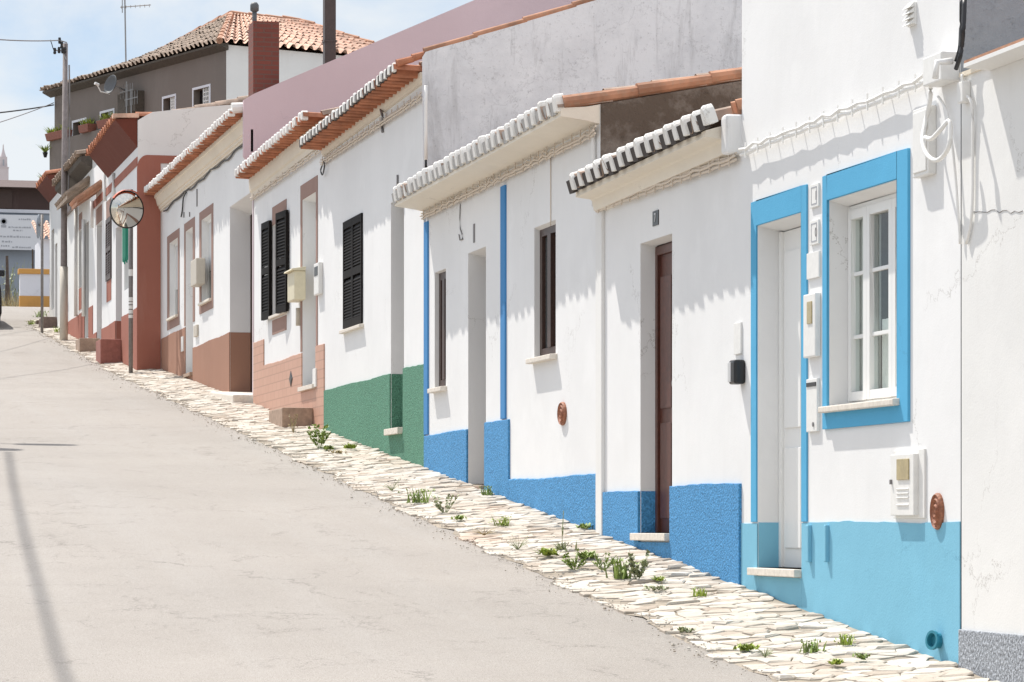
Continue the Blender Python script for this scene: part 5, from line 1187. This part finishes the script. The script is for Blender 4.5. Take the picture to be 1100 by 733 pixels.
# irregular limestone setts, each a low worn block, packed by clipping a jittered lattice
random.seed(100)
sb = MB()
def inset(poly, d):
    n = len(poly); out = []
    cx = sum(p[0] for p in poly) / n; cy = sum(p[1] for p in poly) / n
    for i in range(n):
        x, y = poly[i]; r = sqrt((x - cx) ** 2 + (y - cy) ** 2) or 1e-6; k = max(.3, 1 - d / r)
        out.append((cx + (x - cx) * k, cy + (y - cy) * k))
    return out, cx, cy
def clip_half(poly, nx, ny, c):
    out = []
    for i in range(len(poly)):
        a = poly[i]; b = poly[(i + 1) % len(poly)]; da = a[0] * nx + a[1] * ny - c; db = b[0] * nx + b[1] * ny - c
        if da <= 0: out.append(a)
        if da * db < 0:
            t = da / (da - db); out.append((a[0] + (b[0] - a[0]) * t, a[1] + (b[1] - a[1]) * t))
    return out
AX = .62                                     # stones lie longer across the slope
seeds = []; y = 5.8; row = 0
while y < 68.4:
    x = edge(y) - .10; x += random.uniform(0, .1)
    while x < 5.9:
        big = random.uniform(.75, 1.35)
        seeds.append((x + random.uniform(-.05, .05), y + random.uniform(-.044, .044))); x += .14 * big
    y += .108; row += 1
grid = {}
for i, (sx, sy) in enumerate(seeds): grid.setdefault((int(sx / .3), int(sy / .3)), []).append(i)
for i, (sx, sy) in enumerate(seeds):
    xe_ = (D if sy < 48.0 else D7) - .004; e0 = edge(sy) - .05 + wob(sy)
    if sx > xe_ - .02 or sx < e0 - .05: continue
    if random.random() < (.05 if sx > e0 + .12 else .35): continue
    P = [(sx - .25, sy - .25), (sx + .25, sy - .25), (sx + .25, sy + .25), (sx - .25, sy + .25)]
    gx, gy = int(sx / .3), int(sy / .3)
    for a_ in (-1, 0, 1):
        for b_ in (-1, 0, 1):
            for j in grid.get((gx + a_, gy + b_), ()):
                if j == i: continue
                dx, dy = seeds[j][0] - sx, seeds[j][1] - sy
                if dx * dx + dy * dy > .2: continue
                mx, my = sx + dx / 2, sy + dy / 2; nx, ny = dx * AX, dy / AX
                P = clip_half(P, nx, ny, mx * nx + my * ny)
                if len(P) < 3: break
    if len(P) < 3: continue
    P = clip_half(P, 1, 0, xe_); P = clip_half(P, -1, 0, -(e0 - .03))
    if len(P) < 3: continue
    ar = abs(sum(P[k][0] * P[(k + 1) % len(P)][1] - P[(k + 1) % len(P)][0] * P[k][1] for k in range(len(P)))) / 2
    if ar < .0018: continue
    P1, cx, cy = inset(P, random.uniform(.003, .009)); P2, _, _ = inset(P1, .014); n = len(P1)
    P1 = [(px_ + random.uniform(-.004, .004), py_ + random.uniform(-.004, .004)) for px_, py_ in P1]
    th_ = .005 + random.uniform(-.0045, .005) + (.009 if random.random() < .08 else 0); tx, ty = random.uniform(-.028, .028), random.uniform(-.045, .045); vs = []
    for (x_, y_) in P1: vs.append((x_, y_, walk_z(x_, y_) - .03))
    for (x_, y_) in P1: vs.append((x_, y_, walk_z(x_, y_) + max(-.004, th_ * .4 + tx * (x_ - cx) + ty * (y_ - cy))))
    for (x_, y_) in P2: vs.append((x_, y_, walk_z(x_, y_) + max(.0, th_ + tx * (x_ - cx) + ty * (y_ - cy) + random.uniform(-.003, .003))))
    vs.append((cx, cy, walk_z(cx, cy) + max(.001, th_ + random.uniform(-.001, .003))))
    fs = []
    for r in range(2): fs += [[r * n + k, r * n + (k + 1) % n, (r + 1) * n + (k + 1) % n, (r + 1) * n + k] for k in range(n)]
    fs += [[2 * n + k, 2 * n + (k + 1) % n, 3 * n] for k in range(n)]
    sb.add(vs, fs)
so = sb.build('cobbled_pavement', M['setts'], smooth=False, weld=False); so['kind'] = 'structure'
# sandy strip and loose grit along the road edge
random.seed(101); gb = MB()
for i in range(3200):
    yy = random.uniform(13, 64); d_ = random.gauss(.02, .09); xx = edge(yy) - .08 + wob(yy) + d_; rr = random.uniform(.002, .007) if random.random() < .94 else random.uniform(.008, .014); z = max(rz(xx, yy) + .012, walk_z(xx, yy) - .010)
    gb.lathe((xx, yy, z), (random.uniform(-.3, .3), random.uniform(-.3, .3), 1), [(rr, -.004), (rr * .8, rr * .45), (0, rr * .6)], 5, sx=random.uniform(.7, 1.3))
go = gb.build('loose_grit', M['setts'], weld=False); go['kind'] = 'stuff'

# ------------------------------------------------------------------ weeds, each its own plant
def weed(px, py, kind, hpx, label, name='weed', mat=None, seed=0, n=None, wide=None):
    random.seed(500 + seed); p = ground_pt(px, py); s_ = F / (p.x * sin(TH) + p.y * cos(TH)); h = hpx / s_
    h *= 1.12; p.z = walk_z(p.x, p.y) + .004; a = MB(); W = (wide / s_ if wide else h * .8)
    if kind == 'tuft':
        for i in range(n or 26): frond(a, p + Vector((random.gauss(0, W * .22), random.gauss(0, W * .22), 0)), h * 1.35, W * .45, 1, h * .05 + .003, .5)
        for i in range(n or 26):
            q = p + Vector((random.gauss(0, W * .33), random.gauss(0, W * .33), random.uniform(.05, .75) * h)); frond(a, q, h * .25, h * .28, 2, h * .07, .5)
    elif kind == 'bush':
        for i in range((n or 15)):
            an = random.uniform(0, 2 * pi); d_ = Vector((cos(an), sin(an), 0)) * random.uniform(.05, W * .5); t = p + d_ * 1.5 + Vector((0, 0, h * random.uniform(.3, 1)))
            a.tube([p + d_ * .2, p.lerp(t, .6) + d_ * .15, t], .0025, 3, .001)
            for j in range(6):
                q = (p + d_ * .2).lerp(t, random.uniform(.25, 1.0)); frond(a, q, h * .2, h * .2, 2, h * .065, .6)
    elif kind == 'flat':
        for i in range(n or 40):
            q = p + Vector((random.gauss(0, W * .22), random.gauss(0, W * .3), random.uniform(0.01, .03))); frond(a, q, h * .9, h * .9, 2, h * .2, .7)
    elif kind == 'stalk':
        for i in range(16): frond(a, p + Vector((random.gauss(0, .03), random.gauss(0, .03), 0)), h * .38, h * .30, 2, h * .03, .6)
        t = p + Vector((.01, 0, h)); a.tube([p, p.lerp(t, .5) + Vector((-.006, 0, 0)), t], .004, 4, .002)
        for j in range(40): frond(a, p.lerp(t, random.uniform(.35, 1)), h * .06, h * .05, 1, h * .015, .4)
    elif kind == 'dry':
        for i in range(n or 22):
            an = random.uniform(0, 2 * pi); t = p + Vector((cos(an) * W * .5, sin(an) * W * .5, h * random.uniform(.3, 1)))
            a.tube([p, p.lerp(t, .5) + Vector((0, 0, h * .12)), t], .0022, 3, .001)
            frond(a, t, h * .12, h * .12, 2, h * .03, .5)
    o = recentre(a.build(name, mat or M['leaf'], weld=False)); return tag(o, label, 'weed', 'weeds growing in the cobbles')
W_ = [
 (343, 482, 'bush', 25, 'upright bushy green weed on the cobbles below the green house', 'leaf', 18),
 (352, 485, 'flat', 6, 'small flat weed right beside the bushy weed below the green house', 'leaf', 12),
 (315, 466, 'dry', 18, 'thin straw-coloured weed in front of the brown stone step', 'straw', 9),
 (375, 484, 'flat', 7, 'flat yellowish weed on the cobbles below the louvred shutters', 'leaf_y', 16),
 (363, 489, 'flat', 4, 'dry flat weed just left of the yellowish one below the green base', 'straw', 16),
 (421, 528, 'dry', 12, 'low dry green weed at the road edge below the green house door', 'leaf_grey', 18),
 (451, 541, 'tuft', 16, 'spreading weed with one upright shoot at the road edge below the far blue stripe', 'leaf', 28),
 (478, 552, 'bush', 18, 'airy grey-green weed on the cobbles below the window of the striped house', 'leaf_grey', 24),
 (494, 561, 'flat', 6, 'flat weed at the road edge next to the airy grey-green weed', 'leaf', 14),
 (524, 533, 'tuft', 11, 'bright green tuft at the wall foot beside the doorstep of the striped house', 'leaf', 12),
 (540, 566, 'tuft', 11, 'low spreading green weed in the middle of the cobbles below the near blue stripe', 'leaf_y', 19),
 (520, 576, 'dry', 8, 'dry brownish weed on the road edge under the striped house', 'straw', 26),
 (556, 592, 'dry', 14, 'dry greyish weed at the road edge, left of the tall stalk', 'leaf_grey', 24),
 (589, 600, 'flat', 11, 'flat yellow-green weed left of the tall stalk', 'leaf_y', 20),
 (604, 592, 'stalk', 38, 'tall single-stalk weed standing above the others on the cobbles', 'leaf_grey', 24),
 (617, 613, 'bush', 22, 'dark green weed just right of the tall stalk, leaning over the road edge', 'leaf', 20),
 (630, 603, 'flat', 11, 'small dark weed to the right of the tall stalk', 'leaf', 16),
 (628, 571, 'flat', 8, 'small green weed against the rough blue base left of the number 7 door', 'leaf', 12),
 (648, 613, 'bush', 18, 'round green weed in the middle of the cluster below the number 7 door', 'leaf', 20),
 (667, 623, 'tuft', 24, 'spiky fine-bladed green weed below the number 7 doorstep', 'leaf', 22),
 (684, 625, 'bush', 30, 'thin upright dry weed at the right end of the cluster', 'leaf_grey', 16),
 (707, 627, 'flat', 6, 'small yellowish weed on the cobbles under the near blue base', 'leaf_y', 14),
 (705, 637, 'flat', 6, 'long flat weed lying across the setts below the near blue base', 'leaf_grey', 22),
 (752, 642, 'tuft', 10, 'small bright green sprout on the cobbles below the black wall lamp', 'leaf_y', 16),
 (735, 683, 'flat', 7, 'flat dull weed at the road edge below the black wall lamp', 'leaf_grey', 22),
 (802, 703, 'flat', 10, 'yellow-green leafy weed at the bottom of the pavement by the road', 'leaf_y', 22),
 (822, 707, 'dry', 9, 'small dry weed beside the yellow-green one at the bottom road edge', 'leaf_grey', 18),
 (872, 703, 'tuft', 16, 'loose green weed on the cobbles below the light blue doorstep', 'leaf', 24),
 (908, 694, 'tuft', 13, 'bright pale green sprout against the light blue base', 'leaf_y', 14),
 (925, 712, 'flat', 7, 'small dark green weed between the setts near the teal drain pipe', 'leaf', 16),
 (898, 718, 'flat', 7, 'small green weed between the setts at the bottom edge of the photo', 'leaf_y', 16),
 (44, 341, 'tuft', 8, 'green weed clump at the foot of the far thin mirror pole', 'leaf', 14),
 (33, 349, 'tuft', 5, 'low green weed on the rounded end of the far pavement', 'leaf_y', 10),
 (63, 357, 'tuft', 6, 'pale green weed on the pavement below the last doorstep', 'leaf_y', 12),
]
for i, (px, py, kd, hp, lab, mt_, wd_) in enumerate(W_): weed(px, py, kd, hp, lab, 'weed', M[mt_], i, None, wd_)

# ================================================================== across the far end of the street
Yw = 79.0
gw = G(Yw) - .1
a0, a1 = PY(21.5, 300, Yw), PY(75, 300, Yw); z1 = PY(30, 294, Yw).z
bw = thing('garden_wall', 'low white wall with ochre cap and base at the end of the street', 'wall', ((a0.x + a1.x) / 2, Yw, gw))
a = MB(); a.box(a0.x, a1.x, Yw, Yw + .25, gw - .3, z1); a.build('wall', M['lilac_white'], bw)
a = MB(); a.box(a0.x - .04, a1.x, Yw - .04, Yw + .29, z1 - .01, z1 + .12); a.build('coping', M['ochre'], bw, bevel=.02)
zb_ = PY(30, 318, Yw).z; a = MB(); a.box(a0.x - .012, a1.x, Yw - .012, Yw + .2, gw - .3, zb_); a.build('dado', M['ochre'], bw)
# brown building with slate blue wall and a faded banner
Yb = 104.0; gb_ = G(Yb) - .3
x0, x1 = PY(-220, 300, Yb).x, PY(130, 300, Yb).x; zr_ = PY(20, 191, Yb).z; zm_ = PY(20, 203, Yb).z; zl_ = PY(20, 227, Yb).z
bb = thing('brown_building', 'brown building with slate blue lower wall across the end of the street', 'building', ((x0 + x1) / 2, Yb, gb_))
a = MB(); a.box(x0, x1, Yb, Yb + 8, gb_, zl_); a.build('wall', M['slate_blue'], bb)
a = MB(); a.box(x0, x1, Yb - .02, Yb + 8, zl_ + .002, zm_); a.build('upper_wall', M['far_brown'], bb)
a = MB(); a.extr([(0, 0)] * 0 or [(Yb - .5, zm_ + .002), (Yb + 4, zr_ + .35), (Yb + 8.4, zm_ + .002)], x0 - .2, x1 + .2)
a.v = [Vector((p.y, p.x, p.z)) for p in a.v]; a.build('roof', M['far_roof'], bb)
a = MB(); a.box(x0, x1, Yb - .06, Yb - .021, zl_ - .06, zl_ + .05); a.build('string_course', M['lilac_white'], bb)
a = MB(); q0 = PY(13, 205, Yb); a.box(PY(-40, 0, Yb).x, q0.x, Yb - .05, Yb - .021, zl_ + .08, zm_ - .02); a.build('shutter', M['dark_wood'], bb)
Yn = Yb - .35
xa, xb_ = PY(-70, 250, Yn).x, PY(43, 250, Yn).x; zt_, zb_ = PY(20, 231, Yn).z, PY(20, 268.5, Yn).z
bn = thing('banner', 'large white banner with faded lines of writing on the slate blue wall', 'banner', ((xa + xb_) / 2, Yn, zb_))
a = MB(); a.box(xa, xb_, Yn, Yn + .04, zb_, zt_); a.build('panel', M['banner'], bn)
a = MB(); random.seed(7)
def stroke(px0, px1, py, t=.03):
    p0, p1 = PY(px0, py, Yn), PY(px1, py, Yn); x = min(p0.x, p1.x); xe_ = max(p0.x, p1.x)
    while x < xe_:
        w_ = random.uniform(.03, .10); a.box(x, min(x + w_, xe_), Yn - .006, Yn, p0.z - t, p0.z + t * random.uniform(.3, 1.)); x += w_ + random.uniform(.015, .035)
for l_ in ((20, 33, 235.5), (9, 33, 244), (14, 24, 247.5), (0, 33, 254), (2, 13, 259.5), (1, 10, 264), (13, 33, 265.5)): stroke(*l_)
a.build('lettering', M['print'], bn)
a = MB(); c_ = PY(4, 238, Yn); a.lathe(c_ - Vector((0, .004, 0)), (0, -1, 0), [(.11, 0), (.11, .006), (.07, .006), (.07, 0)], 16); a.box(c_.x - .08, c_.x + .08, Yn - .008, Yn, c_.z - .2, c_.z - .12); a.build('emblem', M['print'], bn)
# pale strip of tan tiled wall between mirror and corner house
Yt = 84.0; xa, xb_ = PY(44, 250, Yt).x, PY(62, 250, Yt).x
tb = thing('garden_shed', 'small tan shed with orange tiles between the far mirror and the last house', 'shed', ((xa + xb_) / 2, Yt, G(Yt)))
za, zb2 = PY(48, 257, Yt).z, PY(48, 236, Yt).z
a = MB(); a.box(xa, xb_, Yt, Yt + 2, G(Yt) - .3, za); a.build('wall', M['lilac_white'], tb)
random.seed(3); a = MB(); tiles(a, (xa - .1, Yt - .15, za), (xb_, Yt - .15, za), (xa - .1, Yt + 2, zb2 + .1), (xb_, Yt + 2, zb2 + .1), .2, .3); a.build('roof', M['new_tiles'], tb)
# posts and dry grass on the verge
for i, (px, pt_, pb, r_, lab) in enumerate(((8.5, 275, 325, .07, 'thick dark timber post standing in the dry grass'), (36, 268, 297, .045, 'thin dark timber post behind the low ochre-capped wall'))):
    yy = 82.0 if i == 0 else 85.0; b0, t0 = PY(px, pb, yy), PY(px - 1, pt_, yy); b0.z = G(yy) - .3
    a = MB(); a.tube([b0, b0.lerp(t0, .55), b0.lerp(t0, .56), t0], r_, 8, r_ * .5); tag(recentre(a.build('fence_post', M['bark'], smooth=False)), lab, 'post', 'timber posts on the verge')
random.seed(12); a = MB()
for i in range(900):
    yy = random.uniform(80.5, 88); q = PY(random.uniform(-30, 22), 320, yy); q.z = G(yy) - .12; frond(a, q, random.uniform(.35, .95), .25, 2, .012, .5)
o = a.build('dry_grass', M['straw'], weld=False); o['kind'] = 'stuff'
random.seed(13)
for i, (px, lab) in enumerate(((22.5, 'pale thin bush beside the left end of the low ochre-capped wall'), (47.5, 'small pale bush showing above the low wall near the mirror pole'), (5.5, 'thin dry bush behind the thick timber post'))):
    yy = 86.0; q = PY(px, 300, yy); q.z = G(yy) - .1; a = MB(); h = 1.5
    for j in range(26):
        an = random.uniform(0, 2 * pi); t = q + Vector((cos(an) * .35, sin(an) * .35, h * random.uniform(.5, 1.1))); a.tube([q, q.lerp(t, .5), t], .006, 3, .003)
        for k_ in range(6): frond(a, q.lerp(t, random.uniform(.4, 1)), .08, .09, 1, .016, .5)
    tag(recentre(a.build('dry_bush', M['leaf_grey'], weld=False)), lab, 'bush', 'dry bushes on the verge')
# church tower far off
Yc = 320.0; c_ = PY(3.5, 200, Yc); k_ = Yc / F
cs = thing('church_tower', 'distant pale church tower with a pointed spire', 'church', (c_.x, Yc, G(Yc)))
zz_ = lambda py: PY(3, py, Yc).z
a = MB(); w_ = 5.2 * k_; a.box(c_.x - w_, c_.x + w_, Yc - w_, Yc + w_, G(Yc), zz_(181)); a.box(c_.x - w_ * 1.1, c_.x + w_ * 1.1, Yc - w_ * 1.1, Yc + w_ * 1.1, zz_(181) + .002, zz_(180)); a.box(c_.x - w_ * .75, c_.x + w_ * .75, Yc - w_ * .75, Yc + w_ * .75, zz_(180) + .002, zz_(169)); a.build('tower', M['church'], cs)
a = MB(); a.lathe((c_.x, Yc, zz_(169)), (0, 0, 1), [(3.2 * k_, 0), (3.0 * k_, 1 * k_), (1.4 * k_, 6 * k_), (.7 * k_, 9.5 * k_), (.5 * k_, 13 * k_), (0, 14 * k_)], 8); a.build('spire', M['church'], cs)
for dx in (-3.2, 3.2):
    a = MB(); a.lathe((c_.x + dx * k_ * 1.1, Yc - w_ * .9, zz_(180)), (0, 0, 1), [(.7 * k_, 0), (.6 * k_, 3 * k_), (0, 6 * k_)], 6); a.build('pinnacle', M['church'], cs)
a = MB(); a.box(c_.x - .9 * k_, c_.x + .9 * k_, Yc - w_ * .75 - .02, Yc - w_ * .75 + .1, zz_(178.5), zz_(172)); a.build('belfry_opening', M['print'], cs)
# ================================================================== light, sky, camera
SD = Vector((1.0, -2.4, -4.1)).normalized()
el = math.asin(-SD.z); az = math.atan2(-SD.x, -SD.y)          # azimuth from +Y towards +X
sun = bpy.data.lights.new('sun', 'SUN'); sun.energy = 3.4; sun.angle = radians(.5); sun.color = (1, .955, .89)
so_ = bpy.data.objects.new('sun', sun); C.objects.link(so_); so_.rotation_euler = SD.to_track_quat('-Z', 'Y').to_euler(); so_.location = (0, 40, 30)
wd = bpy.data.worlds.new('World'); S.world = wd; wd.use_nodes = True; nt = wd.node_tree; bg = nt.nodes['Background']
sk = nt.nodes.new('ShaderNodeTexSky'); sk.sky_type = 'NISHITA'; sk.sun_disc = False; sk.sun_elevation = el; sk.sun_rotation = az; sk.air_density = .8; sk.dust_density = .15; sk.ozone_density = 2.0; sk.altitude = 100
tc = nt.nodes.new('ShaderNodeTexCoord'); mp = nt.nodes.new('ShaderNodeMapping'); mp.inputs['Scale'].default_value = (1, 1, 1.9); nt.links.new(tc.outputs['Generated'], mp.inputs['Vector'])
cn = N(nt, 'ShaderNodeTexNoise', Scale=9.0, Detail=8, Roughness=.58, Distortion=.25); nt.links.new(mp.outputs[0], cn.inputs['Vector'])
# bright cloud veil added unseen overhead as fill light, scattered soft cloud low down
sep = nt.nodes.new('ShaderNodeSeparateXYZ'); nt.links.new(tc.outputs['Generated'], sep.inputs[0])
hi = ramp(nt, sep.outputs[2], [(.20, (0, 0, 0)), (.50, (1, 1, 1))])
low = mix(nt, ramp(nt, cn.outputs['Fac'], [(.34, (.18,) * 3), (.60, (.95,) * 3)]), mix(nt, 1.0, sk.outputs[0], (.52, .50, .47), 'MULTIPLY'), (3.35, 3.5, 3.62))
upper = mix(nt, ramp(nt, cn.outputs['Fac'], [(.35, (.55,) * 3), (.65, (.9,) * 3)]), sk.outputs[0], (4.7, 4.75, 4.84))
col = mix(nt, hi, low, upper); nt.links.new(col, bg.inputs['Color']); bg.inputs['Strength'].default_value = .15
cam = bpy.data.cameras.new('camera'); co = bpy.data.objects.new('camera', cam); C.objects.link(co); S.camera = co
co.location = (0, 0, EZ); co.rotation_euler = (pi / 2, 0, -TH); cam.sensor_width = 36; cam.lens = 36 * F / 1100; cam.shift_y = (HZ - 366.5) / 1100; cam.clip_start = .1; cam.clip_end = 6000
S.view_settings.view_transform = 'Standard'; S.view_settings.look = 'None'; S.view_settings.exposure = .78; S.view_settings.gamma = 1
S.render.resolution_x = 1024; S.render.resolution_y = 682
S.cycles.max_bounces = 8; S.cycles.diffuse_bounces = 5
